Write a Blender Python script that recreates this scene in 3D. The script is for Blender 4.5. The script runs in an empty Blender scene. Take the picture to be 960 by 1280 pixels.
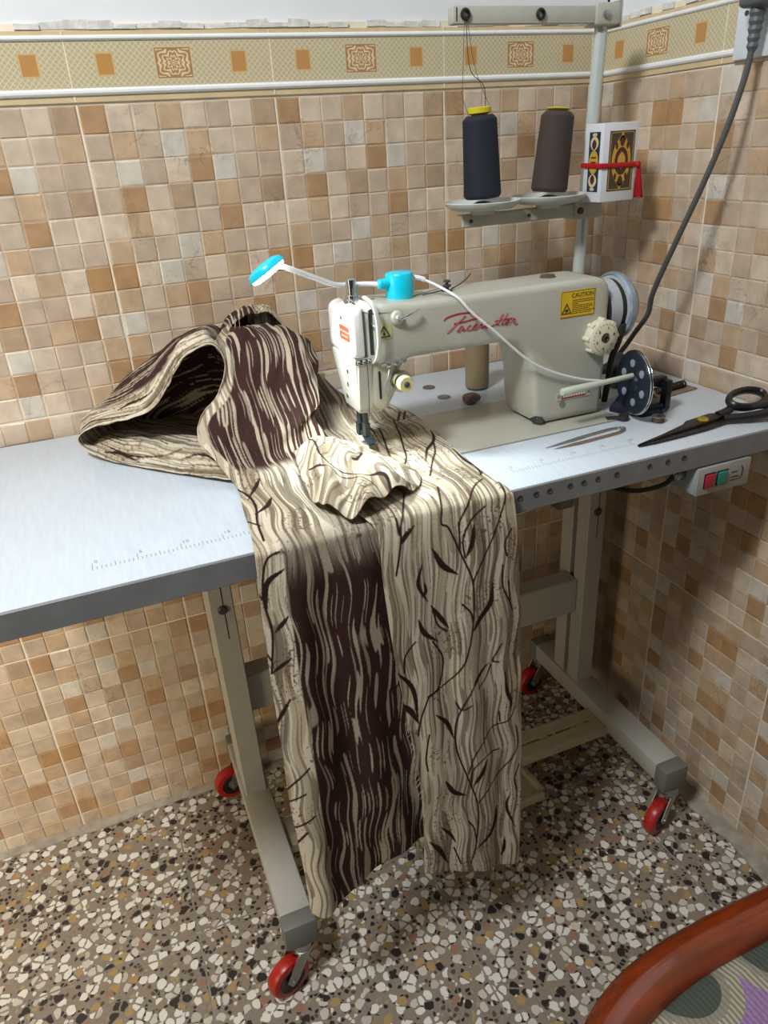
import bpy, bmesh, math, random
import numpy as np
from mathutils import Vector, Matrix
PI = math.pi
scene = bpy.context.scene
COL = scene.collection
random.seed(5)
rng = np.random.RandomState(11)

# ------------------------------------------------------------------ helpers
def lin(c):
    if isinstance(c, str):
        c = tuple(int(c[i:i + 2], 16) / 255 for i in (0, 2, 4))
    return tuple(x / 12.92 if x <= .04045 else ((x + .055) / 1.055) ** 2.4 for x in c)

def N(nt, kind, **kw):
    n = nt.nodes.new(kind)
    for k, v in kw.items():
        if k.startswith('_'):
            n.inputs[k[1:]].default_value = v
        else:
            setattr(n, k, v)
    return n

def mat(name, color, rough=.5, metal=0., noise=0., nscale=40., bump=0., bscale=200., spec=.5, emit=None, estr=0., coat=0., attr=None, stretch=None):
    m = bpy.data.materials.new(name)
    m.use_nodes = True
    nt = m.node_tree
    b = nt.nodes['Principled BSDF']
    col = lin(color)
    b.inputs['Base Color'].default_value = (*col, 1)
    b.inputs['Roughness'].default_value = rough
    b.inputs['Metallic'].default_value = metal
    b.inputs['Specular IOR Level'].default_value = spec
    b.inputs['Coat Weight'].default_value = coat
    tc = N(nt, 'ShaderNodeTexCoord')
    vec = tc.outputs['Object']
    if stretch:
        mp = N(nt, 'ShaderNodeMapping')
        mp.inputs['Scale'].default_value = stretch
        nt.links.new(vec, mp.inputs['Vector'])
        vec = mp.outputs['Vector']
    src = None
    if attr:
        a = N(nt, 'ShaderNodeAttribute', attribute_name=attr)
        src = a.outputs['Color']
        nt.links.new(src, b.inputs['Base Color'])
    if noise > 0:
        nz = N(nt, 'ShaderNodeTexNoise')
        nz.inputs['Scale'].default_value = nscale
        nz.inputs['Detail'].default_value = 5
        nt.links.new(vec, nz.inputs['Vector'])
        mr = N(nt, 'ShaderNodeMapRange')
        mr.inputs['From Min'].default_value = .3
        mr.inputs['From Max'].default_value = .7
        mr.inputs['To Min'].default_value = 1 - noise
        mr.inputs['To Max'].default_value = 1 + noise
        nt.links.new(nz.outputs['Fac'], mr.inputs['Value'])
        mx = N(nt, 'ShaderNodeMix', data_type='RGBA', blend_type='MULTIPLY')
        mx.inputs['Factor'].default_value = 1
        if src:
            nt.links.new(src, mx.inputs['A'])
        else:
            mx.inputs['A'].default_value = (*col, 1)
        cb = N(nt, 'ShaderNodeCombineColor')
        for i in range(3):
            nt.links.new(mr.outputs['Result'], cb.inputs[i])
        nt.links.new(cb.outputs['Color'], mx.inputs['B'])
        nt.links.new(mx.outputs['Result'], b.inputs['Base Color'])
    if bump > 0:
        nb = N(nt, 'ShaderNodeTexNoise')
        nb.inputs['Scale'].default_value = bscale
        nb.inputs['Detail'].default_value = 4
        nt.links.new(vec, nb.inputs['Vector'])
        bp = N(nt, 'ShaderNodeBump')
        bp.inputs['Strength'].default_value = bump
        bp.inputs['Distance'].default_value = .002
        nt.links.new(nb.outputs['Fac'], bp.inputs['Height'])
        nt.links.new(bp.outputs['Normal'], b.inputs['Normal'])
    if emit:
        b.inputs['Emission Color'].default_value = (*lin(emit), 1)
        b.inputs['Emission Strength'].default_value = estr
    return m

class MB:
    """collects shapes in world coordinates; build() links them as ONE mesh object"""
    def __init__(self):
        self.bm = bmesh.new()
        self.mi = 0
    def _done(self, verts):
        fs = set()
        for v in verts:
            for f in v.link_faces:
                fs.add(f)
        for f in fs:
            f.material_index = self.mi
        return verts
    def box(self, lo, hi, bev=0., seg=2, rot=None, pivot=None):
        lo, hi = Vector(lo), Vector(hi)
        c = (lo + hi) / 2
        r = bmesh.ops.create_cube(self.bm, size=1)
        vs = r['verts']
        for v in vs:
            v.co = Vector((v.co.x * (hi.x - lo.x), v.co.y * (hi.y - lo.y), v.co.z * (hi.z - lo.z))) + c
        if bev > 0:
            es = list({e for v in vs for e in v.link_edges})
            rr = bmesh.ops.bevel(self.bm, geom=es, offset=bev, segments=seg, profile=.5, affect='EDGES')
            vs = list({v for f in rr['faces'] for v in f.verts} | {v for v in vs if v.is_valid})
        if rot is not None:
            pv = Vector(pivot) if pivot else c
            bmesh.ops.rotate(self.bm, verts=vs, cent=pv, matrix=rot.to_3x3())
        return self._done(vs)
    def cyl(self, p0, p1, r0, r1=None, seg=24, cap=True):
        p0, p1 = Vector(p0), Vector(p1)
        r1 = r0 if r1 is None else r1
        d = p1 - p0
        M = Matrix.Translation((p0 + p1) / 2) @ d.to_track_quat('Z', 'Y').to_matrix().to_4x4()
        r = bmesh.ops.create_cone(self.bm, cap_ends=cap, cap_tris=False, segments=seg, radius1=r0, radius2=r1, depth=d.length, matrix=M)
        return self._done(r['verts'])
    def sphere(self, c, r, scale=(1, 1, 1), seg=20):
        M = Matrix.Translation(Vector(c)) @ Matrix.Diagonal((*scale, 1))
        q = bmesh.ops.create_uvsphere(self.bm, u_segments=seg, v_segments=max(8, seg // 2), radius=r, matrix=M)
        return self._done(q['verts'])
    def lathe(self, base, axis, prof, seg=32):
        """prof: list of (radius, height along axis)"""
        base, axis = Vector(base), Vector(axis).normalized()
        q = axis.to_track_quat('Z', 'Y').to_matrix()
        rings, vs = [], []
        for r, h in prof:
            if r < 1e-6:
                v = self.bm.verts.new(base + axis * h)
                rings.append([v]); vs.append(v)
            else:
                ring = [self.bm.verts.new(base + q @ Vector((r * math.cos(2 * PI * k / seg), r * math.sin(2 * PI * k / seg), h))) for k in range(seg)]
                rings.append(ring); vs += ring
        for a, b in zip(rings, rings[1:]):
            for k in range(seg):
                k2 = (k + 1) % seg
                if len(a) == 1 and len(b) == 1:
                    continue
                if len(a) == 1:
                    self.bm.faces.new((a[0], b[k2], b[k]))
                elif len(b) == 1:
                    self.bm.faces.new((a[k], a[k2], b[0]))
                else:
                    self.bm.faces.new((a[k], a[k2], b[k2], b[k]))
        return self._done(vs)
    def tube(self, pts, r, seg=8, smooth=6, closed=False, flat=None):
        """r: one radius or one per point; flat=(sx, sz) squashes the section"""
        P = [Vector(p) for p in pts]
        n = len(P)
        R = [r] * n if isinstance(r, (int, float)) else list(r)
        if smooth > 1 and n > 2:
            Q, RR = [], []
            m = n if closed else n - 1
            for i in range(m):
                a, b, c, d = (P[(i - 1) % n] if closed or i > 0 else P[0] * 2 - P[1]), P[i], P[(i + 1) % n], (P[(i + 2) % n] if closed or i + 2 < n else P[-1] * 2 - P[-2])
                for k in range(smooth):
                    t = k / smooth
                    Q.append(.5 * ((2 * b) + (c - a) * t + (2 * a - 5 * b + 4 * c - d) * t * t + (3 * b - a - 3 * c + d) * t ** 3))
                    RR.append(R[i] * (1 - t) + R[(i + 1) % n] * t)
            if not closed:
                Q.append(P[-1]); RR.append(R[-1])
            P, R = Q, RR
        n = len(P)
        rings, vs, nrm = [], [], None
        for i in range(n):
            if closed:
                t = (P[(i + 1) % n] - P[i - 1])
            else:
                t = P[min(i + 1, n - 1)] - P[max(i - 1, 0)]
            t = t.normalized() if t.length > 1e-9 else Vector((0, 0, 1))
            if nrm is None:
                ref = Vector((0, 0, 1)) if abs(t.z) < .9 else Vector((0, 1, 0))
                nrm = (ref - t * ref.dot(t)).normalized()
            else:
                nrm = (nrm - t * nrm.dot(t)).normalized()
            bi = t.cross(nrm)
            fx, fz = flat if flat else (1, 1)
            ring = [self.bm.verts.new(P[i] + bi * (R[i] * fx * math.cos(2 * PI * k / seg)) + nrm * (R[i] * fz * math.sin(2 * PI * k / seg))) for k in range(seg)]
            rings.append(ring); vs += ring
        pairs = list(zip(rings, rings[1:])) + ([(rings[-1], rings[0])] if closed else [])
        for a, b in pairs:
            for k in range(seg):
                k2 = (k + 1) % seg
                self.bm.faces.new((a[k], a[k2], b[k2], b[k]))
        if not closed:
            self.bm.faces.new(rings[0][::-1]); self.bm.faces.new(rings[-1])
        return self._done(vs)
    def prism(self, pts, ext, bev=0., seg=2):
        """closed polygon (3-D points) extruded by the vector ext"""
        a = [self.bm.verts.new(Vector(p)) for p in pts]
        b = [self.bm.verts.new(Vector(p) + Vector(ext)) for p in pts]
        n = len(a)
        fs = [self.bm.faces.new(a[::-1]), self.bm.faces.new(b)]
        for i in range(n):
            j = (i + 1) % n
            fs.append(self.bm.faces.new((a[i], a[j], b[j], b[i])))
        bmesh.ops.recalc_face_normals(self.bm, faces=fs)
        vs = a + b
        if bev > 0:
            es = list({e for f in fs for e in f.edges})
            rr = bmesh.ops.bevel(self.bm, geom=es, offset=bev, segments=seg, profile=.5, affect='EDGES')
            vs = list({v for f in rr['faces'] for v in f.verts} | {v for v in vs if v.is_valid})
        return self._done(vs)
    def quad(self, pts):
        vs = [self.bm.verts.new(Vector(p)) for p in pts]
        self.bm.faces.new(vs)
        return self._done(vs)
    def text(self, s, size, M, depth=.0003):
        cu = bpy.data.curves.new('lettering', 'FONT')
        cu.body = s; cu.size = size; cu.extrude = depth; cu.resolution_u = 3
        o = bpy.data.objects.new('lettering', cu)
        me = o.to_mesh()
        vs = [self.bm.verts.new(M @ v.co) for v in me.vertices]
        for p in me.polygons:
            try:
                self.bm.faces.new([vs[i] for i in p.vertices])
            except ValueError:
                pass
        o.to_mesh_clear()
        bpy.data.objects.remove(o); bpy.data.curves.remove(cu)
        return self._done(vs)
    def xform(self, M):
        self.bm.transform(M)
        return self
    def build(self, name, mats, parent=None, smooth=35, fix=True):
        if fix:
            bmesh.ops.recalc_face_normals(self.bm, faces=self.bm.faces[:])
        me = bpy.data.meshes.new(name)
        org = world_origin(parent)
        if org.length:
            bmesh.ops.translate(self.bm, verts=self.bm.verts[:], vec=-org)
        self.bm.to_mesh(me); self.bm.free()
        if smooth:
            me.shade_smooth()
            me.set_sharp_from_angle(angle=math.radians(smooth))
        for m in (mats if isinstance(mats, (list, tuple)) else [mats]):
            me.materials.append(m)
        o = bpy.data.objects.new(name, me)
        COL.objects.link(o)
        if parent:
            o.parent = parent
        return o

def world_origin(o):
    v = Vector((0, 0, 0))
    while o is not None:
        v += o.location
        o = o.parent
    return v

def thing(name, label, cat, loc=(0, 0, 0), group=None):
    o = bpy.data.objects.new(name, None)
    o.empty_display_size = .03
    COL.objects.link(o)
    o.location = loc
    o['label'] = label; o['category'] = cat
    if group:
        o['group'] = group
    return o

def tag(o, label, cat, group=None):
    o['label'] = label; o['category'] = cat
    if group:
        o['group'] = group
    return o

def struct(o):
    o['kind'] = 'structure'
    return o

RX = lambda a: Matrix.Rotation(a, 4, 'X')
RY = lambda a: Matrix.Rotation(a, 4, 'Y')
RZ = lambda a: Matrix.Rotation(a, 4, 'Z')
T = lambda v: Matrix.Translation(Vector(v))
# turn text (XY plane) upright: facing -y
FACE_FRONT = RX(PI / 2)
FACE_LEFT = RZ(-PI / 2) @ RX(PI / 2)

# value noise for woven patterns
NT = rng.rand(256, 256)
def vnoise(u, v, s=0):
    u = np.asarray(u) + s * 17.3; v = np.asarray(v) + s * 31.7
    i = np.floor(u).astype(int); j = np.floor(v).astype(int)
    fu = u - i; fv = v - j
    fu = fu * fu * (3 - 2 * fu); fv = fv * fv * (3 - 2 * fv)
    g = lambda a, b: NT[a % 256, b % 256]
    return (g(i, j) * (1 - fu) + g(i + 1, j) * fu) * (1 - fv) + (g(i, j + 1) * (1 - fu) + g(i + 1, j + 1) * fu) * fv

# ------------------------------------------------------------------ camera
W = .30
CAM = Vector((-.98050, -1.30187, 1.28392))
yaw, pit, rol = .3593057, .4650406, -.0643495
fwd = Vector((math.sin(yaw) * math.cos(pit), math.cos(yaw) * math.cos(pit), -math.sin(pit)))
r0 = Vector((math.cos(yaw), -math.sin(yaw), 0)); u0 = r0.cross(fwd)
cr, sr = math.cos(rol), math.sin(rol)
rgt = r0 * cr + u0 * sr; upv = -r0 * sr + u0 * cr
cd = bpy.data.cameras.new('camera')
cam = bpy.data.objects.new('camera', cd)
COL.objects.link(cam)
Mc = Matrix((rgt, upv, -fwd)).transposed().to_4x4()
Mc.translation = CAM
cam.matrix_world = Mc
cd.sensor_fit = 'VERTICAL'; cd.sensor_height = 36
cd.lens = 911.38 / 1280 * 36
cd.clip_start = .02
scene.camera = cam

# ------------------------------------------------------------------ light
def area(name, loc, tgt, size, power, col=(1, 1, 1), sy=None):
    l = bpy.data.lights.new(name, 'AREA')
    l.energy = power; l.size = size; l.color = col
    if sy:
        l.shape = 'RECTANGLE'; l.size_y = sy
    o = bpy.data.objects.new(name, l)
    COL.objects.link(o)
    o.location = loc
    o.rotation_euler = (Vector(tgt) - Vector(loc)).to_track_quat('-Z', 'Y').to_euler()
    return o
area('ceiling_light', (-1.60, -1.05, 2.44), (-.9, -.6, .7), .34, 39, (.98, .99, 1))
dl = area('doorway_light', (-2.35, -.95, .75), (-1.55, 0, .42), .6, 5.2, (1, .84, .60), .8)
dl.data.spread = math.radians(84)
w = bpy.data.worlds.new('room_light'); scene.world = w
w.use_nodes = True
w.node_tree.nodes['Background'].inputs[0].default_value = (.92, .96, 1, 1)
w.node_tree.nodes['Background'].inputs[1].default_value = .012
vs = scene.view_settings
vs.view_transform = 'Standard'; vs.look = 'None'; vs.exposure = .0; vs.gamma = 1
vs.use_curve_mapping = False
# ------------------------------------------------------------------ setting: tiled walls
A_OFF, B_OFF = .3319, .2923
H1, TH = 1.3632, .4544
PRINT = ["BLVTLGLD", "GTGWTLVT", "LWGLBWGG", "GBLDVTGD", "LTLGVBLL", "TGGWTGVG", "OLWGLTLO", "TVTBGGLT", "WGLDGTBL", "TLGWLGVT", "OGTBGGLB", "GTLWLGTG"]
PAL = {'L': 'cbbaa5', 'W': 'cac2b4', 'G': 'bba893', 'T': 'bda486', 'B': 'ab8a68', 'D': 'aa9379', 'O': 'ae8a62', 'V': 'c1b09b'}
M_TILE = mat('mosaic_glaze', 'c0b0a0', rough=.28, noise=.13, nscale=38, bump=.18, bscale=60, attr='tile', spec=.45)
M_GROUT = mat('pale_grout', 'e4dac6', rough=.8, noise=.1)
M_PAINT = mat('white_wall_paint', 'dfe2e4', rough=.75, noise=.04, nscale=6, bump=.3, bscale=40)
M_CEMENT = mat('grey_cement', '9a9184', rough=.9, noise=.25, nscale=40, bump=.6, bscale=90)

def vein(m):
    """thin wandering brown veins inside the glaze"""
    nt = m.node_tree
    b = nt.nodes['Principled BSDF']
    link = b.inputs['Base Color'].links[0]
    src = link.from_socket
    tc = N(nt, 'ShaderNodeTexCoord')
    nz = N(nt, 'ShaderNodeTexNoise'); nz.inputs['Scale'].default_value = 17; nz.inputs['Detail'].default_value = 6; nz.inputs['Roughness'].default_value = .62
    nz.inputs['Distortion'].default_value = .6
    nt.links.new(tc.outputs['Object'], nz.inputs['Vector'])
    rp = N(nt, 'ShaderNodeValToRGB')
    e = rp.color_ramp.elements
    e[0].position = .485; e[0].color = (0, 0, 0, 1)
    e[1].position = .515; e[1].color = (0, 0, 0, 1)
    k = e.new(.5); k.color = (1, 1, 1, 1)
    nt.links.new(nz.outputs['Fac'], rp.inputs['Fac'])
    n2 = N(nt, 'ShaderNodeTexNoise'); n2.inputs['Scale'].default_value = 11
    nt.links.new(tc.outputs['Object'], n2.inputs['Vector'])
    mr = N(nt, 'ShaderNodeMapRange'); mr.inputs['From Min'].default_value = .5; mr.inputs['From Max'].default_value = .68; mr.inputs['To Max'].default_value = .55
    nt.links.new(n2.outputs['Fac'], mr.inputs['Value'])
    mu = N(nt, 'ShaderNodeMath', operation='MULTIPLY')
    nt.links.new(rp.outputs['Color'], mu.inputs[0]); nt.links.new(mr.outputs['Result'], mu.inputs[1])
    mx = N(nt, 'ShaderNodeMix', data_type='RGBA')
    nt.links.new(mu.outputs[0], mx.inputs['Factor']); nt.links.new(src, mx.inputs['A'])
    mx.inputs['B'].default_value = (*lin('6b5138'), 1)
    nt.links.new(mx.outputs['Result'], b.inputs['Base Color'])
vein(M_TILE)

def mosaic(name, to_world, span, off, seed, shift):
    """span: (u0,u1) along the wall; tiles 8x12 squares with a relief; to_world(u, z, d) where d is depth out of the wall"""
    rr = random.Random(seed)
    V, F, MI, C = [], [], [], []
    def quad(q, mi, c):
        b = len(V); V.extend(q); F.append((b, b + 1, b + 2, b + 3)); MI.append(mi); C.append(c)
    g = .0015
    gl = lin('d8ccb4')
    i0 = math.floor((span[0] - off) / W); i1 = math.floor((span[1] - off) / W)
    for i in range(i0, i1 + 1):
        for j in range(3):
            tu0, tu1 = off + i * W + g, off + (i + 1) * W - g
            tz1 = H1 - j * TH - g; tz0 = tz1 - TH + 2 * g
            n = 8; m = 12
            us = [tu0 + (tu1 - tu0) * k / n for k in range(n + 1)]
            zs = [tz1 - (tz1 - tz0) * k / m for k in range(m + 1)]
            for r in range(m):
                for c in range(n):
                    a0, a1 = max(us[c], span[0]), min(us[c + 1], span[1])
                    if a1 - a0 < .003:
                        continue
                    z1, z0 = zs[r], zs[r + 1]
                    z0 = max(z0, 0)
                    if z1 - z0 < .004:
                        continue
                    code = PRINT[(r + shift[1]) % 12][(c + shift[0]) % 8]
                    col = lin(PAL[code])
                    k = 1 + .04 * math.sin(r * 5.1 + c * 3.7)
                    col = tuple(x * k for x in col)
                    s = .0022
                    d0, d1 = .0002, .0014
                    jx = [rr.uniform(.5, 1.6) * s for _ in range(4)]
                    o = [to_world(a0, z1, d0), to_world(a1, z1, d0), to_world(a1, z0, d0), to_world(a0, z0, d0)]
                    t = [rr.uniform(-.0005, .0005) for _ in range(4)]
                    p = [to_world(a0 + jx[0], z1 - jx[1], d1 + t[0]), to_world(a1 - jx[2], z1 - jx[1], d1 + t[1]), to_world(a1 - jx[2], z0 + jx[3], d1 + t[2]), to_world(a0 + jx[0], z0 + jx[3], d1 + t[3])]
                    quad(p, 0, col)
                    for e in range(4):
                        f = (e + 1) % 4
                        quad([o[e], o[f], p[f], p[e]], 0, col)
    return V, F, MI, C

def wall(name, to_world, span, off, seed, shift, top, box):
    V, F, MI, C = mosaic(name, to_world, span, off, seed, shift)
    # grout bed (flush), painted plaster above, thick body behind
    def slab(z0, z1, d0, d1, mi):
        b = len(V)
        for d in (d0, d1):
            for u, z in ((span[0], z0), (span[1], z0), (span[1], z1), (span[0], z1)):
                V.append(to_world(u, z, d))
        for q in ((0, 1, 2, 3), (4, 5, 6, 7), (0, 1, 5, 4), (1, 2, 6, 5), (2, 3, 7, 6), (3, 0, 4, 7)):
            F.append(tuple(b + k for k in q)); MI.append(mi); C.append((.6, .5, .4))
    slab(-.02, H1 + .10, -.10, 0., 1)
    slab(H1 + .10, top, -.10, -.003, 2)
    me = bpy.data.meshes.new(name)
    me.from_pydata([tuple(v) for v in V], [], F)
    for m in (M_TILE, M_GROUT, M_PAINT):
        me.materials.append(m)
    me.polygons.foreach_set('material_index', MI)
    at = me.color_attributes.new('tile', 'FLOAT_COLOR', 'CORNER')
    arr = np.ones((len(F), 4, 4), dtype=np.float32)
    arr[:, :, :3] = np.array(C, dtype=np.float32)[:, None, :]
    at.data.foreach_set('color', arr.ravel())
    o = bpy.data.objects.new(name, me)
    COL.objects.link(o)
    bm = bmesh.new(); bm.from_mesh(me); bmesh.ops.recalc_face_normals(bm, faces=bm.faces[:]); bm.to_mesh(me); bm.free()
    return struct(o)
TOP = 2.5
back_w = lambda u, z, d: (u, -d, z)
right_w = lambda u, z, d: (-d, -u, z)
wall('wall_back', back_w, (-2.3, 0.), -A_OFF, 3, (0, 0), TOP, None)
wall('wall_right', right_w, (0., 1.9), B_OFF, 4, (3, 5), TOP, None)

# border tile band with raised white pencil lines
M_BORD = bpy.data.materials.new('border_tile_print')
M_BORD.use_nodes = True
def border_material():
    nt = M_BORD.node_tree
    b = nt.nodes['Principled BSDF']; b.inputs['Roughness'].default_value = .3
    uv = N(nt, 'ShaderNodeUVMap', uv_map='along')
    sp = N(nt, 'ShaderNodeSeparateXYZ'); nt.links.new(uv.outputs['UV'], sp.inputs[0])
    def math_(op, a, c=None, clamp=False):
        n = N(nt, 'ShaderNodeMath', operation=op); n.use_clamp = clamp
        for i, x in enumerate((a, c)):
            if x is None: continue
            if isinstance(x, (int, float)): n.inputs[i].default_value = x
            else: nt.links.new(x, n.inputs[i])
        return n.outputs[0]
    u, v = sp.outputs[0], sp.outputs[1]            # u in tiles (centre of the ornament at .5), v metres from the band's middle
    fu = math_('FRACT', u)
    du = math_('MULTIPLY', math_('SUBTRACT', fu, .5), W)      # metres from tile centre
    adu = math_('ABSOLUTE', du); av = math_('ABSOLUTE', v)
    rect = lambda au, avv, hu, hv: math_('MULTIPLY', math_('LESS_THAN', au, hu), math_('LESS_THAN', avv, hv))
    # net of small lozenges
    ck = .0085
    s1 = math_('ABSOLUTE', math_('SINE', math_('MULTIPLY', math_('ADD', du, v), PI / ck)))
    s2 = math_('ABSOLUTE', math_('SINE', math_('MULTIPLY', math_('SUBTRACT', du, v), PI / ck)))
    net = math_('LESS_THAN', math_('MINIMUM', s1, s2), .32)
    def mix(fac, a, c):
        n = N(nt, 'ShaderNodeMix', data_type='RGBA')
        nt.links.new(fac, n.inputs['Factor'])
        for k, x in (('A', a), ('B', c)):
            if isinstance(x, str): n.inputs[k].default_value = (*lin(x), 1)
            else: nt.links.new(x, n.inputs[k])
        return n.outputs['Result']
    col = mix(net, 'b9ad8c', 'd0c6a6')
    ds = math_('ABSOLUTE', math_('SUBTRACT', adu, .0985))
    col = mix(rect(ds, av, .0132, .0155), col, 'c9ae7c')
    col = mix(rect(ds, av, .0108, .0130), col, 'ba8a52')
    # ornate panel: mirrored scrolls
    col = mix(rect(adu, av, .0280, .0215), col, 'cbbb93')
    pan = rect(adu, av, .0262, .0195)
    r = math_('POWER', math_('ADD', math_('POWER', du, 2.), math_('POWER', math_('MULTIPLY', v, 1.2), 2.)), .5)
    an = math_('ARCTAN2', math_('MULTIPLY', av, 1.2), adu)
    petal = math_('ADD', math_('MULTIPLY', math_('SINE', math_('MULTIPLY', an, 8.)), .5), math_('SINE', math_('ADD', math_('MULTIPLY', r, 900.), math_('MULTIPLY', math_('SINE', math_('MULTIPLY', an, 8.)), 2.2))))
    orn = mix(math_('GREATER_THAN', petal, .15), 'a98159', 'dcc8a4')
    edge = math_('SUBTRACT', pan, rect(adu, av, .0246, .0178))
    orn = mix(edge, orn, 'a07850')
    col = mix(pan, col, orn)
    nt.links.new(col, b.inputs['Base Color'])
border_material()
M_PENCIL = mat('white_glazed_line', 'e6e9e8', rough=.25, noise=.03)
M_TANLINE = mat('tan_glazed_line', 'cdb993', rough=.35, noise=.06)

def border(name, to_world, u0, u1, off):
    bm = bmesh.new()
    uvl = bm.loops.layers.uv.new('along')
    mid = 1.4125
    def strip(z0, z1, d, mi, r=0.):
        n = 1 if r == 0 else 5
        prof = [(z0, 0)] + ([(z0, d), (z1, d)] if r == 0 else [(z0 + (z1 - z0) * (1 - math.cos(PI * k / n)) / 2, d * (.35 + .65 * math.sin(PI * k / n))) for k in range(n + 1)]) + [(z1, 0)]
        a = [bm.verts.new(to_world(u0, z, dd)) for z, dd in prof]
        c = [bm.verts.new(to_world(u1, z, dd)) for z, dd in prof]
        fs = [bm.faces.new(a), bm.faces.new(c[::-1])]
        for k in range(len(prof) - 1):
            f = bm.faces.new((a[k], c[k], c[k + 1], a[k + 1])); fs.append(f)
            for l in f.loops:
                uu = u0 if l.vert in a else u1
                zz = prof[(a if l.vert in a else c).index(l.vert)][0]
                l[uvl].uv = ((uu - off) / W, zz - mid)
        for f in fs:
            f.material_index = mi
    strip(1.3655, 1.374, .0030, 2)          # tan line above the mosaic
    strip(1.3735, 1.3835, .0075, 1, 1)      # white pencil
    strip(1.3830, 1.4420, .0035, 0)         # printed band
    strip(1.4415, 1.4490, .0070, 1, 1)      # white pencil
    strip(1.4485, 1.4540, .0030, 2)
    k = math.ceil((u0 - off) / W)
    while off + k * W < u1 - .002:          # joints between the border tiles
        uu = off + k * W
        vs_ = [bm.verts.new(to_world(uu + s * .0009, z, d)) for d in (.0, .0041) for s, z in ((-1, 1.366), (1, 1.366), (1, 1.453), (-1, 1.453))]
        for q in ((4, 5, 6, 7), (0, 1, 5, 4), (1, 2, 6, 5), (2, 3, 7, 6), (3, 0, 4, 7)):
            f = bm.faces.new([vs_[i] for i in q]); f.material_index = 3
        k += 1
    bmesh.ops.recalc_face_normals(bm, faces=bm.faces[:])
    me = bpy.data.meshes.new(name); bm.to_mesh(me); bm.free()
    for m in (M_BORD, M_PENCIL, M_TANLINE, M_GROUT):
        me.materials.append(m)
    o = bpy.data.objects.new(name, me); COL.objects.link(o)
    return struct(o)
border('trim_1', back_w, -2.3, -.0005, -A_OFF)
border('trim_2', right_w, .0005, 1.9, B_OFF)

# crumbling plaster edge above the border
def plaster(name, to_world, u0, u1, seed):
    rr = random.Random(seed)
    m = MB()
    n = 70
    for k in range(n):
        a, c = u0 + (u1 - u0) * k / n, u0 + (u1 - u0) * (k + 1) / n
        if rr.random() < .25:
            continue
        z0 = 1.4545 + rr.uniform(0, .002); z1 = z0 + rr.uniform(.003, .011)
        d = rr.uniform(.001, .0045)
        P = [to_world(a, z0, 0), to_world(c, z0 + rr.uniform(-.001, .001), 0), to_world(c, z1 + rr.uniform(-.002, .002), 0), to_world(a, z1, 0)]
        dv = Vector(to_world(0, 0, d)) - Vector(to_world(0, 0, 0))
        m.prism(P, dv)
    return struct(m.build(name, mat(name + '_plaster', 'd3d3cd', rough=.9, noise=.2, nscale=60, bump=.5), smooth=None))
plaster('trim_3', back_w, -2.3, -.01, 8)
plaster('trim_4', right_w, .01, 1.9, 9)

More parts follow.
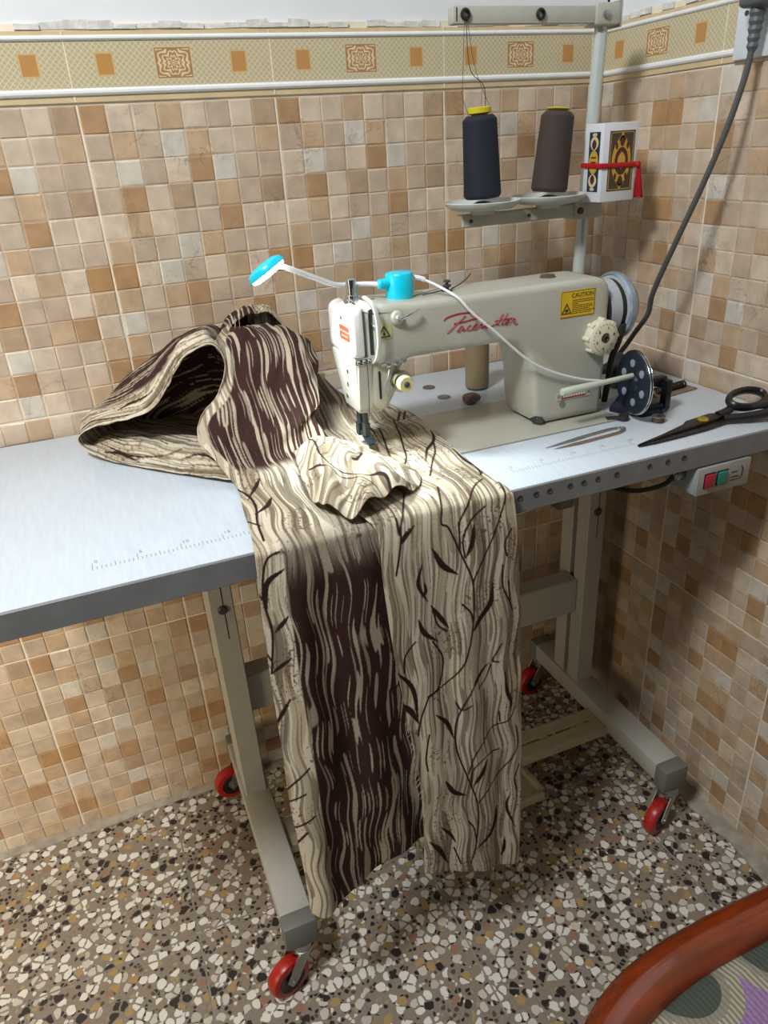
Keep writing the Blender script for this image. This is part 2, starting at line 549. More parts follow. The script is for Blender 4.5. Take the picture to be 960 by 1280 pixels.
# ------------------------------------------------------------------ terrazzo floor
M_FLOOR = bpy.data.materials.new('terrazzo')
M_FLOOR.use_nodes = True
def terrazzo():
    nt = M_FLOOR.node_tree
    b = nt.nodes['Principled BSDF']
    b.inputs['Roughness'].default_value = .42
    tc = N(nt, 'ShaderNodeTexCoord')
    dn = N(nt, 'ShaderNodeTexNoise'); dn.inputs['Scale'].default_value = 45; dn.inputs['Detail'].default_value = 2
    nt.links.new(tc.outputs['Object'], dn.inputs['Vector'])
    sc = N(nt, 'ShaderNodeVectorMath', operation='SCALE'); sc.inputs['Scale'].default_value = .010
    nt.links.new(dn.outputs['Color'], sc.inputs[0])
    ad = N(nt, 'ShaderNodeVectorMath', operation='ADD')
    nt.links.new(tc.outputs['Object'], ad.inputs[0]); nt.links.new(sc.outputs[0], ad.inputs[1])
    def layer(scale, off, stops, keep, edge, rad):
        mp = N(nt, 'ShaderNodeMapping'); mp.inputs['Location'].default_value = off
        nt.links.new(ad.outputs[0], mp.inputs['Vector'])
        v1 = N(nt, 'ShaderNodeTexVoronoi', voronoi_dimensions='2D'); v1.inputs['Scale'].default_value = scale
        v2 = N(nt, 'ShaderNodeTexVoronoi', voronoi_dimensions='2D', feature='DISTANCE_TO_EDGE'); v2.inputs['Scale'].default_value = scale
        for v in (v1, v2):
            v.inputs['Randomness'].default_value = 1
            nt.links.new(mp.outputs['Vector'], v.inputs['Vector'])
        wn = N(nt, 'ShaderNodeTexWhiteNoise', noise_dimensions='3D')
        nt.links.new(v1.outputs['Color'], wn.inputs['Vector'])
        rp = N(nt, 'ShaderNodeValToRGB'); rp.color_ramp.interpolation = 'CONSTANT'
        e = rp.color_ramp.elements
        e[0].position = 0; e[0].color = (*lin(stops[0][1]), 1)
        e[1].position = stops[1][0]; e[1].color = (*lin(stops[1][1]), 1)
        for p, c in stops[2:]:
            k = e.new(p); k.color = (*lin(c), 1)
        sx = N(nt, 'ShaderNodeSeparateXYZ')
        nt.links.new(wn.outputs['Color'], sx.inputs[0])
        nt.links.new(sx.outputs[0], rp.inputs['Fac'])
        k1 = N(nt, 'ShaderNodeMath', operation='LESS_THAN'); k1.inputs[1].default_value = keep
        nt.links.new(sx.outputs[1], k1.inputs[0])
        k2 = N(nt, 'ShaderNodeMapRange'); k2.inputs['From Min'].default_value = edge; k2.inputs['From Max'].default_value = edge + .035
        nt.links.new(v2.outputs['Distance'], k2.inputs['Value'])
        k3 = N(nt, 'ShaderNodeMapRange'); k3.inputs['From Min'].default_value = rad + .03; k3.inputs['From Max'].default_value = rad
        nt.links.new(v1.outputs['Distance'], k3.inputs['Value'])
        m0 = N(nt, 'ShaderNodeMath', operation='MULTIPLY')
        nt.links.new(k3.outputs['Result'], m0.inputs[0]); nt.links.new(k2.outputs['Result'], m0.inputs[1])
        mu = N(nt, 'ShaderNodeMath', operation='MULTIPLY')
        nt.links.new(k1.outputs[0], mu.inputs[0]); nt.links.new(m0.outputs[0], mu.inputs[1])
        return rp.outputs['Color'], mu.outputs[0]
    big = [(0, 'dcd9ce'), (.40, 'c4beb0'), (.58, '8d7d68'), (.68, 'a58a58'), (.76, '2d2523'), (.88, '94705a'), (.92, 'b8b0a4')]
    small = [(0, '2a2322'), (.42, 'd5d1c6'), (.68, '5a4638'), (.84, 'a39068'), (.93, '8c8278')]
    c1, m1 = layer(54, (0, 0, 0), big, .78, .07, .43)
    c2, m2 = layer(115, (3.1, 1.7, 0), small, .60, .08, .42)
    gz = N(nt, 'ShaderNodeTexNoise'); gz.inputs['Scale'].default_value = 160
    nt.links.new(tc.outputs['Object'], gz.inputs['Vector'])
    base = N(nt, 'ShaderNodeMix', data_type='RGBA'); base.inputs['A'].default_value = (*lin('776c5f'), 1); base.inputs['B'].default_value = (*lin('948a7b'), 1)
    nt.links.new(gz.outputs['Fac'], base.inputs['Factor'])
    x1 = N(nt, 'ShaderNodeMix', data_type='RGBA')
    nt.links.new(m2, x1.inputs['Factor']); nt.links.new(base.outputs['Result'], x1.inputs['A']); nt.links.new(c2, x1.inputs['B'])
    x2 = N(nt, 'ShaderNodeMix', data_type='RGBA')
    nt.links.new(m1, x2.inputs['Factor']); nt.links.new(x1.outputs['Result'], x2.inputs['A']); nt.links.new(c1, x2.inputs['B'])
    nt.links.new(x2.outputs['Result'], b.inputs['Base Color'])
terrazzo()
M_JOINT = mat('floor_joint', '8f8a80', rough=.8, noise=.2)
# floor tiles on a 45 cm grid with sunk joints, all one slab
m = MB()
m.box((-3.2, -2.9, -.06), (.1, .1, -.0010)); 
for f in m.bm.faces: f.material_index = 1
m.mi = 0
xs = [-3.2, -2.84, -2.39, -1.94, -1.49, -1.043, -.598, -.15, .1]
ys = [-2.9, -2.60, -2.15, -1.70, -1.25, -.80, -.352, .1]
for a, b in zip(xs, xs[1:]):
    for c, d in zip(ys, ys[1:]):
        m.quad([(a + .0018, c + .0018, 0), (b - .0018, c + .0018, 0), (b - .0018, d - .0018, 0), (a + .0018, d - .0018, 0)])
struct(m.build('floor', [M_FLOOR, M_JOINT], smooth=None))
# rough cement fillets where floor meets walls
def fillet(name, to_world, u0, u1, wd, hz):
    m = MB()
    n = 60
    rows = []
    for k in range(n + 1):
        u = u0 + (u1 - u0) * k / n
        j = random.uniform(.75, 1.15); j2 = random.uniform(.7, 1.2)
        rows.append([m.bm.verts.new(to_world(u, z, d)) for z, d in ((-.001, 0), (-.001, wd * j), (.003, wd * j), (.006, wd * .5), (hz * j2, .004), (hz * j2, 0))])
    for a, b in zip(rows, rows[1:]):
        for k in range(5):
            m.bm.faces.new((a[k], b[k], b[k + 1], a[k + 1]))
    return struct(m.build(name, M_CEMENT, smooth=40))
fillet('baseboard_back', back_w, -2.3, 0, .022, .008)
fillet('baseboard_right', right_w, 0, 1.9, .035, .012)
m = MB(); m.box((-3.2, -2.9, 2.5), (.1, .1, 2.56))
struct(m.build('ceiling', M_PAINT, smooth=None))
# ------------------------------------------------------------------ sewing table and its stand
M_TOP = mat('white_laminate', 'c6d0d9', rough=.35, noise=.05, nscale=160, bump=.08, bscale=500, stretch=(1, .12, 1))
M_EDGE = mat('grey_edge_band', '77797a', rough=.45, noise=.10, nscale=30)
M_STEEL = mat('grey_painted_steel', 'a9a79d', rough=.5, noise=.05, nscale=25)
M_CAP = mat('dark_grey_plastic', '6d6f69', rough=.55)
M_RED = mat('red_wheel', 'a82018', rough=.35)
M_BLACK = mat('black_plastic', '161616', rough=.45)
M_CHROME = mat('chrome', 'c9cccd', rough=.22, metal=1)
M_ZINC = mat('zinc', 'a5a8a6', rough=.35, metal=.9)
M_DARKHOLE = mat('dark_screw', '4a4a49', rough=.5, metal=.4)
M_INK = mat('grey_print', '8e969a', rough=.6)
ZT = .875
tb = thing('sewing_table', 'long white-topped industrial sewing table with grey edge on a grey steel stand with red castors', 'table', (-.6, -.3, 0))
m = MB(); m.box((-1.215, -.560, .8405), (-.012, -.012, ZT), .003, 2)
top = m.build('tabletop', M_TOP, tb)
m = MB()
m.box((-1.2155, -.5625, .8395), (-.0115, -.5575, ZT - .0012), .0012, 1)
m.build('edge_band', M_EDGE, tb)
for x in (-.512, -.487, -.466, -.434, -.412, -.389, -.358, -.302, -.270, -.241, -.545):
    m = MB()
    m.lathe((x, -.5620, .8615), (0, -1, 0), [(.0042, 0), (.0042, .0012), (.0030, .0016), (.0022, .0008), (0, .0008)], 14)
    m.build('screw', M_DARKHOLE, tb)
# printed measuring scale along the front of the top
for x0, x1 in ((-1.04, -.56), (-.49, -.28)):
    m = MB()
    n = int((x1 - x0) / .005)
    for k in range(n):
        x = x0 + k * .005
        h = .016 if k % 10 == 0 else (.011 if k % 5 == 0 else .007)
        m.box((x - .0004, -.515, ZT), (x + .0004, -.515 + h, ZT + .0002))
    for k in range(0, n, 10):
        m.text(str(k // 2 % 60), .009, T((x0 + k * .005 + .002, -.499, ZT + .0002)), .0001)
    m.build('printed_scale', M_INK, tb, smooth=None)

def leg_frame(xc, side):
    """post, foot, end caps and two castors of one end of the stand"""
    m = MB()
    wv = .021
    # open C-channel outer post with an inner sliding tube
    y0, y1 = -.215, -.125
    m.box((xc - wv, y0, .15), (xc + wv, y0 + .038, .842), .002, 1)
    m.box((xc - wv, y0 + .052, .15), (xc + wv, y1, .842), .002, 1)
    m.box((xc + (wv - .004 if side > 0 else -wv), y0 + .036, .15), (xc + (wv if side > 0 else -wv + .004), y0 + .054, .842))
    post = m.build('post', M_STEEL, tb)
    m = MB(); m.lathe((xc, y0, .588), (0, -1, 0), [(.0085, 0), (.0085, .003), (.006, .005), (0, .005)], 18)
    m.build('bolt', M_DARKHOLE, post)
    m = MB(); m.box((xc + .002, y0 - .0004, .525), (xc + .0036, y0 + .001, .66))
    m.build('adjusting_slot', M_BLACK, post, smooth=None)
    m = MB(); m.box((xc - .06, -.40, .834), (xc + .06, -.06, .8405), .001, 1)
    m.build('top_plate', M_STEEL, tb)
    m = MB(); m.box((xc - .027, -.492, .108), (xc + .027, -.05, .152), .004, 2)
    m.build('foot', M_STEEL, tb)
    for y, s in ((-.505, -1), (-.044, 1)):
        m = MB()
        m.box((xc - .0285, y - .016, .098), (xc + .0285, y + .016, .1535), .005, 2)
        m.build('end_cap', M_CAP, tb)
        # swivel castor trailing to one side
        a = (math.radians(200) if s < 0 else math.radians(188))
        d = Vector((math.cos(a), math.sin(a), 0)); n = Vector((-d.y, d.x, 0))
        st = Vector((xc, y, .098)); ax = Vector((xc, y, .0375)) + d * .034
        cst = bpy.data.objects.new('castor', None); COL.objects.link(cst)
        cst.empty_display_size = .02
        cst.parent = tb; cst.location = Vector((xc, y, 0)) - tb.location
        f = MB()
        f.cyl(st + Vector((0, 0, .002)), st - Vector((0, 0, .010)), .017, .019)
        f.lathe(st - Vector((0, 0, .009)), (0, 0, -1), [(.010, 0), (.021, 0), (.021, .003), (.014, .005), (0, .005)], 20)
        for q in (-1, 1):
            o = n * (q * .0150)
            P = [st + o + d * -.012 + Vector((0, 0, -.012)), st + o + d * .018 + Vector((0, 0, -.012)), ax + o + d * .011 + Vector((0, 0, .004)), ax + o + d * .003 - Vector((0, 0, .011)), ax + o - d * .010 - Vector((0, 0, .004))]
            f.prism([p - n * .001 for p in P], n * .002)
        f.box(st + Vector((-.014, -.014, -.0135)), st + Vector((.014, .014, -.010)))
        f.cyl(ax - n * .019, ax + n * .019, .004, seg=12)
        f.build('fork', M_ZINC, cst)
        wl = MB()
        wl.lathe(ax - n * .0125, n, [(.018, .001), (.030, 0), (.0355, .002), (.0375, .0065), (.0375, .0185), (.0355, .023), (.030, .025), (.018, .024)], 32)
        wl.build('wheel', M_RED, cst)
        h = MB()
        h.lathe(ax - n * .0128, n, [(0, .001), (.008, -.001), (.012, .003), (.0245, -.0004), (.0245, .0260), (.012, .0226), (.008, .0266), (0, .0246)], 24)
        h.build('hub', M_BLACK, cst)
leg_frame(-.880, -1)
leg_frame(-.105, 1)
m = MB()
m.box((-.860, -.195, .335), (-.125, -.150, .420), .003, 1)
m.build('crossbeam', M_STEEL, tb)
# slotted brace between the feet
M_CREAM = mat('cream_painted_metal', 'b3a68a', rough=.5, noise=.10)
m = MB()
P0, P1 = Vector((-.855, -.30, .118)), Vector((-.128, -.30, .118))
for a, b in ((-.855, -.60), (-.585, -.475), (-.46, -.355), (-.28, -.262), (-.185, -.17), (-.15, -.128)):
    m.box((a, -.308, .118), (b, -.302, .122))
m.box((-.855, -.338, .118), (-.128, -.308, .122), .0008, 1)
m.box((-.855, -.302, .118), (-.128, -.272, .122), .0008, 1)
m.box((-.855, -.340, .100), (-.128, -.337, .121), .0008, 1)
m.box((-.855, -.273, .100), (-.128, -.270, .121), .0008, 1)
m.build('slotted_brace', M_CREAM, tb)
# foot pedal: shallow tray with a raised rim, hung in front of the brace
m = MB()
px0, px1, py0, py1, zl = -.62, -.322, -.405, -.23, .055
m.box((px0, py0, zl - .004), (px1, py1, zl), .001, 1)
for lo, hi in (((px0, py0, zl - .004), (px1, py0 + .012, zl + .014)), ((px0, py1 - .012, zl - .004), (px1, py1, zl + .014)), ((px0, py0, zl - .004), (px0 + .012, py1, zl + .014)), ((px1 - .012, py0, zl - .004), (px1, py1, zl + .014))):
    m.box(lo, hi, .003, 2)
m.cyl((-.66, -.30, .070), (-.29, -.30, .070), .006)
m.box((-.60, -.308, .05), (-.59, -.292, .11)); m.box((-.345, -.308, .05), (-.335, -.292, .11))
m.bm.transform(T((0, -.30, .055)) @ RX(math.radians(-6)) @ T((0, .30, -.055)))
ped = m.build('pedal', M_CREAM, tb)
m = MB()
m.tube([(-.45, -.25, .06), (-.448, -.33, .35), (-.446, -.40, .57), (-.446, -.42, .70)], .0045, 8, 5)
m.cyl((-.446, -.405, .585), (-.446, -.42, .69), .008)
m.box((-.456, -.432, .69), (-.436, -.408, .715), .002, 1)
m.build('pull_rod', M_DARKHOLE, tb)
m = MB()
m.tube([(-.50, -.44, .765), (-.43, -.45, .775), (-.372, -.46, .795)], .004, 8, 4)
m.build('knee_lift_rod', M_CHROME, tb)
m = MB()
m.box((-.392, -.48, .775), (-.36, -.43, .8395), .004, 1)
m.box((-.62, -.46, .795), (-.40, -.30, .8395), .01, 2)
m.build('oil_pan', M_CAP, tb)

# ------------------------------------------------------------------ sewing machine
M_BODY = mat('grey_green_enamel', 'b4b4a6', rough=.30, noise=.04, nscale=12, coat=.15)
M_FACE = mat('white_cover', 'e0e2df', rough=.28)
M_YEL = mat('yellow_label', 'd9b51e', rough=.45)
M_LBLACK = mat('label_black', '2a261c', rough=.5)
M_SCRIPT = mat('dark_red_script', 'a3142a', rough=.4)
M_BADGE = mat('badge_red', 'b0402a', rough=.4)
M_IVORY = mat('ivory_plastic', 'd8d2ba', rough=.35)
M_STEELB = mat('blue_grey_steel', '9aa9b9', rough=.3, metal=.55)
M_RUBBER = mat('dark_rubber', '2a2723', rough=.7)
YF, YB = -.385, -.290
sm = thing('sewing_machine', 'grey-green industrial sewing machine with white face cover and red script on its arm', 'sewing machine', (-.45, -.335, ZT))
m = MB(); m.box((-.715, -.421, ZT + .0002), (-.238, -.245, ZT + .0035), .0015, 2)
m.build('bed', M_BODY, sm)
m = MB()
# side outline of arm, pillar and head (x, z), swept in depth
ys = [(YF + .000, .0), (YB, .0)]
out = [(-.252, .879), (-.249, .95), (-.249, 1.070), (-.253, 1.084), (-.266, 1.0915), (-.30, 1.0925), (-.45, 1.0925), (-.56, 1.0925), (-.60, 1.0945), (-.640, 1.0965), (-.6455, 1.092), (-.6455, .960), (-.622, .945),
       (-.603, .974), (-.596, 1.006), (-.588, 1.016), (-.56, 1.0195), (-.44, 1.0175), (-.408, 1.011), (-.390, .993), (-.383, .965), (-.380, .92), (-.376, .895), (-.370, .879)]
out = [(x, z) for x, z in out]
m.prism([(x, YF, z) for x, z in out], (0, YB - YF, 0), .011, 4)
body = m.build('arm', M_BODY, sm, smooth=50)
# white face cover wrapping the left end
m = MB()
prof = [(-.6475, 1.0955), (-.656, 1.0950), (-.664, 1.0905), (-.6665, 1.083), (-.6665, 1.036), (-.664, 1.030), (-.6475, 1.026)]
m.prism([(x, YF - .0015, z) for x, z in prof], (0, .098, 0), .006, 3)
fc = m.build('face_cover', M_FACE, sm, smooth=50)
m = MB(); m.lathe((-.6665, -.348, 1.079), (-1, 0, 0), [(.0035, -.001), (.0035, .0008), (.002, .0014), (0, .0014)], 14)
m.build('screw', M_DARKHOLE, fc)
m = MB()
pp = [(-.6671, -.375, 1.052), (-.6671, -.330, 1.056), (-.6671, -.328, 1.070), (-.6671, -.372, 1.070)]
m.prism([(-.6666, -.3795, 1.0505), (-.6666, -.343, 1.0505), (-.6666, -.3395, 1.0535), (-.6666, -.3395, 1.0685), (-.6666, -.343, 1.0705), (-.6666, -.376, 1.0705), (-.6666, -.3795, 1.0675)], (-.0007, 0, 0))
bd = m.build('badge', mat('badge_red', '9c2c1a', rough=.5), fc)
m = MB()
for k in range(2):
    for j in range(8):
        if k == 1 and j in (0, 7): continue
        y = -.3755 + .0045 * j; z = 1.0625 - k * .006
        m.box((-.6677, y - .0010, z - .0010), (-.6670, y + .0008, z + .0012))
m.build('lettering', mat('badge_letters', 'c98d78', rough=.5), bd, smooth=None)
# lower head, tapering to the needle bar
m = MB()
a = [(-.6655, YF, 1.028), (-.600, YF, 1.028), (-.600, YB + .004, 1.028), (-.6655, YB + .004, 1.028)]
b = [(-.6600, YF + .010, .948), (-.624, YF + .010, .945), (-.624, -.318, .945), (-.6600, -.318, .948)]
va = [m.bm.verts.new(p) for p in a]; vb = [m.bm.verts.new(p) for p in b]
fs = [m.bm.faces.new(va), m.bm.faces.new(vb[::-1])]
for k in range(4):
    fs.append(m.bm.faces.new((va[k], vb[k], vb[(k + 1) % 4], va[(k + 1) % 4])))
bmesh.ops.bevel(m.bm, geom=m.bm.edges[:], offset=.004, segments=3, profile=.5, affect='EDGES')
m.build('lower_head', M_BODY, sm, smooth=50)
m = MB()
m.box((-.6605, YF - .0015, .955), (-.640, YF + .003, 1.0225), .001, 1)
m.bm.transform(T((0, YF, 1.02)) @ RX(math.radians(6)) @ T((0, -YF, -1.02)))
m.build('front_plate', M_BODY, sm)
m = MB()
for x in (-.660, -.652, -.645):
    m.lathe((x, YF - .001, 1.0245), (0, -1, 0), [(.003, 0), (.003, .002), (.0018, .003), (0, .002)], 12)
m.box((-.664, YF - .002, 1.0205), (-.641, YF, 1.0285), .0006, 1)
m.build('cover_clip', M_CHROME, sm)
for y, z in ((-.352, 1.005), (-.345, .985), (-.335, .965)):
    m = MB(); m.lathe((-.6652 + (1.028 - z) * .065, y, z), (-1, 0, 0), [(.0035, -.003), (.0035, .0008), (.002, .0014), (0, .0014)], 12)
    m.build('screw', M_CHROME, sm)
# take-up slot and its white guard
m = MB(); m.box((-.6400, YF - .0006, 1.030), (-.6335, YF + .004, 1.092), .002, 1)
m.build('take_up_slot', M_BLACK, sm)
m = MB()
m.tube([(-.640, YF + .012, 1.107), (-.6355, YF - .007, 1.099), (-.6325, YF - .012, 1.080), (-.6320, YF - .012, 1.050), (-.6345, YF - .008, 1.028), (-.637, YF + .001, 1.020)], .0048, 10, 6, flat=(.75, .35))
m.build('take_up_guard', M_FACE, sm)
m = MB(); m.tube([(-.6365, YF + .004, 1.075), (-.6365, YF - .008, 1.072), (-.6365, YF - .009, 1.066)], .0018, 8, 4)
m.build('take_up_lever', M_CHROME, sm)
# presser lifter post on the head
m = MB()
m.lathe((-.6440, -.335, 1.094), (0, 0, 1), [(.012, 0), (.012, .004), (.009, .006), (.0085, .010), (.0070, .011), (.0070, .026), (.0078, .026), (.0078, .031), (.005, .0325), (0, .0315)], 20)
m.build('pressure_screw', M_CHROME, sm)
m = MB(); m.lathe((-.615, -.335, 1.0935), (0, 0, 1), [(.004, 0), (.004, .002), (0, .003)], 12)
m.build('screw', M_CHROME, sm)
# tension assembly
m = MB()
m.lathe((-.6000, YF + .002, .990), (0, -1, 0), [(.013, 0), (.013, .003), (.0155, .004), (.0155, .0055), (.0125, .0065), (.0155, .0075), (.0155, .009), (.009, .010), (.009, .014)], 24)
tn = m.build('tension_discs', M_CHROME, sm)
m = MB()
m.lathe((-.6000, YF - .012, .990), (0, -1, 0), [(.0105, 0), (.0115, .002), (.0115, .010), (.0100, .0125), (.004, .0125), (.004, .010), (0, .010)], 24)
m.build('tension_dial', mat('cream_dial', 'd3cd95', rough=.4), tn)
m = MB(); m.lathe((-.6000, YF - .0225, .990), (0, -1, 0), [(.0042, 0), (.0042, .003), (.0028, .004), (0, .0035)], 14)
m.build('tension_nut', M_DARKHOLE, tn)
m = MB()
m.tube([(-.628, YF - .003, 1.0165), (-.612, YF - .006, 1.0175), (-.592, YF - .006, 1.0195)], .0042, 8, 5, flat=(1, .6))
for x in (-.619, -.607, -.596):
    m.lathe((x, YF - .007, 1.0175 + (x + .62) * .08), (0, -1, 0), [(.004, 0), (.004, .0025), (.0022, .0035), (0, .003)], 12)
m.tube([(-.6155, YF - .004, 1.012), (-.621, YF - .009, 1.000), (-.625, YF - .006, .985), (-.622, YF - .003, .972)], .0011, 6, 6)
m.build('thread_guide', M_ZINC, sm)
m = MB(); m.box((-.6315, YF - .0015, .968), (-.6285, YF + .004, 1.008), .0008, 1)
m.build('lever_slot', M_BLACK, sm)
# pre-tension post with thread hook
m = MB()
m.lathe((-.600, YF + .004, 1.076), (0, -1, .15), [(.0095, 0), (.0095, .006), (.0070, .009), (.003, .010), (.003, .014), (0, .0145)], 18)
m.build('thread_post', M_BODY, sm)
m = MB()
m.tube([(-.598, YF - .008, 1.075), (-.585, YF - .010, 1.080), (-.5705, YF - .008, 1.0855)], .0018, 8, 5)
m.build('wire_hook', M_CHROME, sm)
# warning triangle on the head
m = MB()
c = Vector((-.6200, YF - .0004, 1.0590))
m.prism([c + Vector((-.0115, 0, -.0085)), c + Vector((.0115, 0, -.0085)), c + Vector((.0115, 0, .0105)), c + Vector((-.0115, 0, .0105))], (0, -.0004, 0))
wt = m.build('warning_label', mat('pale_yellow_label', 'c9c58a', rough=.5), sm, smooth=None)
m = MB()
tri = [Vector((-.0085, 0, -.0055)), Vector((.0085, 0, -.0055)), Vector((0, 0, .0085))]
for k in range(3):
    m.tube([c + tri[k] + Vector((0, -.0008, 0)), c + tri[(k + 1) % 3] + Vector((0, -.0008, 0))], .0009, 6, 1)
m.sphere(c + Vector((0, -.0008, -.0018)), .0019, (1, .4, 1), 10)
m.tube([c + Vector((0, -.0008, -.001)), c + Vector((0, -.0008, .003))], .0006, 6, 1)
m.build('warning_symbol', M_LBLACK, wt)
# caution label on the pillar
m = MB()
L0 = Vector((-.3395, YF - .0004, 1.0400))
m.box((L0.x, YF - .0007, L0.z), (L0.x + .0600, YF + .001, L0.z + .0385))
cl = m.build('caution_label', M_YEL, sm, smooth=None)
m = MB()
m.text('CAUTION', .0086, T((L0.x + .0185, YF - .0008, L0.z + .0285)) @ FACE_FRONT, .0002)
for k in range(8):
    z = L0.z + .0238 - k * .0027
    if k == 2: x1 = .010
    else: x1 = .034 + .003 * math.sin(k * 2.3)
    x = L0.x + .0205
    rr = random.Random(k)
    while x < L0.x + .0205 + x1:
        wd = rr.uniform(.0016, .0045)
        m.box((x, YF - .0009, z), (x + wd, YF - .0006, z + .0011)); x += wd + .0009
for k in range(3):
    q = [Vector((L0.x + .0025, YF - .0009, L0.z + .0065)), Vector((L0.x + .0185, YF - .0009, L0.z + .0065)), Vector((L0.x + .0105, YF - .0009, L0.z + .0205))]
    m.tube([q[k], q[(k + 1) % 3]], .0007, 6, 1)
m.sphere((L0.x + .0108, YF - .0009, L0.z + .0108), .0024, (1.2, .3, .8), 10)
m.tube([(L0.x + .0085, YF - .0009, L0.z + .0085), (L0.x + .013, YF - .0009, L0.z + .0125)], .0008, 6, 1)
for lo, hi in (((.0006, .0006), (.0594, .0012)), ((.0006, .0373), (.0594, .0379)), ((.0006, .0006), (.0012, .0379)), ((.0588, .0006), (.0594, .0379))):
    m.box((L0.x + lo[0], YF - .0009, L0.z + lo[1]), (L0.x + hi[0], YF - .0006, L0.z + hi[1]))
m.build('lettering', M_LBLACK, cl, smooth=None)
# flowing red script on the arm
SCRIPT= [[(-0.5287,1.0626),(-0.5278,1.0651),(-0.5196,1.0677),(-0.507,1.0693),(-0.4942,1.0692),(-0.4832,1.067),(-0.4758,1.062),(-0.4767,1.0593),(-0.4869,1.0586),(-0.4998,1.0571),(-0.5144,1.0566)],[(-0.4961,1.0662),(-0.5053,1.0594),(-0.5163,1.0512),(-0.5255,1.0449)],[(-0.5008,1.0523),(-0.5063,1.0498),(-0.5095,1.0454),(-0.5054,1.0448),(-0.4999,1.0501),(-0.5003,1.0449),(-0.4962,1.046)],[(-0.4879,1.0514),(-0.4925,1.0496),(-0.4944,1.0457),(-0.4907,1.0439),(-0.486,1.0454)],[(-0.4851,1.0469),(-0.4786,1.0493),(-0.4786,1.0518),(-0.4832,1.0499),(-0.4851,1.0453),(-0.4814,1.044),(-0.4767,1.0458)],[(-0.4767,1.0458),(-0.4702,1.0514),(-0.4711,1.0483),(-0.4683,1.0454),(-0.4711,1.0438)],[(-0.4674,1.0461),(-0.4608,1.0485),(-0.4618,1.0508),(-0.4655,1.0483),(-0.4664,1.0452),(-0.4626,1.0438),(-0.457,1.0459)],[(-0.457,1.0449),(-0.4513,1.0464),(-0.4457,1.0489),(-0.4363,1.0609),(-0.4428,1.051),(-0.4456,1.0465),(-0.4418,1.0451)],[(-0.4287,1.0607),(-0.4361,1.0501),(-0.4386,1.0455),(-0.4341,1.0449)],[(-0.4495,1.0519),(-0.4208,1.0526)],[(-0.4332,1.0456),(-0.4265,1.0489),(-0.4276,1.0515),(-0.4313,1.0487),(-0.4322,1.0446),(-0.4274,1.044)],[(-0.4255,1.0446),(-0.4189,1.0523),(-0.4198,1.0504),(-0.4154,1.0502),(-0.4178,1.046),(-0.4157,1.0422),(-0.4119,1.0441)]]
m = MB()
for s in SCRIPT:
    m.tube([(x, YF - .0003, z) for x, z in s], .00105, 6, 6, flat=(1, .6))
m.build('script_lettering', M_SCRIPT, sm)
# maker's plate low on the pillar
m = MB()
m.prism([(-.3385, YF, .9135), (-.2765, YF, .9135), (-.2765, YF, .9235), (-.2835, YF, .9265), (-.3315, YF, .9265), (-.3385, YF, .9235)], (0, -.0012, 0))
np_ = m.build('name_plate', M_BODY, sm)
m = MB(); m.box((-.3300, YF - .0018, .9150), (-.2850, YF - .0010, .9250), .0004, 1)
m.build('plate_field', mat('plate_red', '9a2b2b', rough=.4), np_, smooth=None)
m = MB()
for k in range(9):
    m.box((-.3275 + k * .0047, YF - .0022, .9175), (-.3242 + k * .0047, YF - .0016, .9225))
m.build('lettering', M_IVORY, np_, smooth=None)
for x in (-.335, -.280):
    m = MB(); m.lathe((x, YF - .001, .9195), (0, -1, 0), [(.0022, 0), (.0022, .0006), (0, .0012)], 10); m.build('rivet', M_ZINC, np_)
m = MB(); m.lathe((-.3275, YF, .9065), (0, -1, 0), [(.0052, 0), (.0052, .0012), (.003, .0018), (0, .0012)], 16)
m.build('screw', M_ZINC, sm)
# stitch length dial
m = MB()
dc = Vector((-.2680, YF + .001, 1.0050))
n = 10
prof = []
dial = []
m.lathe(dc, (0, -1, 0), [(.0255, 0), (.0265, .003), (.0262, .010), (.0250, .016), (.0215, .0185), (.008, .0195), (.008, .0175), (0, .0175)], 40)
for k in range(8):
    a = 2 * PI * k / 8
    m.cyl(dc + Vector((.0255 * math.cos(a), .0, .0255 * math.sin(a))), dc + Vector((.0250 * math.cos(a), -.0145, .0250 * math.sin(a))), .004, .0036, 10)
dl = m.build('stitch_dial', M_IVORY, sm)
m = MB(); m.lathe(dc + Vector((0, -.0172, 0)), (0, -1, 0), [(.0062, 0), (.0062, .003), (.003, .0035), (.003, .001), (0, .001)], 18)
m.build('dial_screw', mat('brown_screw', '5a4a36', rough=.4, metal=.5), dl)
m = MB()
for k in range(6):
    a = 2 * PI * k / 6 + .3
    m.text(str(k), .0055, T(dc + Vector((.0160 * math.cos(a) - .0015, -.0196, .0160 * math.sin(a) - .002))) @ FACE_FRONT, .0003)
for k in range(24):
    a = 2 * PI * k / 24
    m.box(dc + Vector((.0208 * math.cos(a) - .0004, -.0194, .0208 * math.sin(a) - .0004)), dc + Vector((.0208 * math.cos(a) + .0004, -.0184, .0208 * math.sin(a) + .0004)))
m.build('dial_numbers', M_LBLACK, dl, smooth=None)
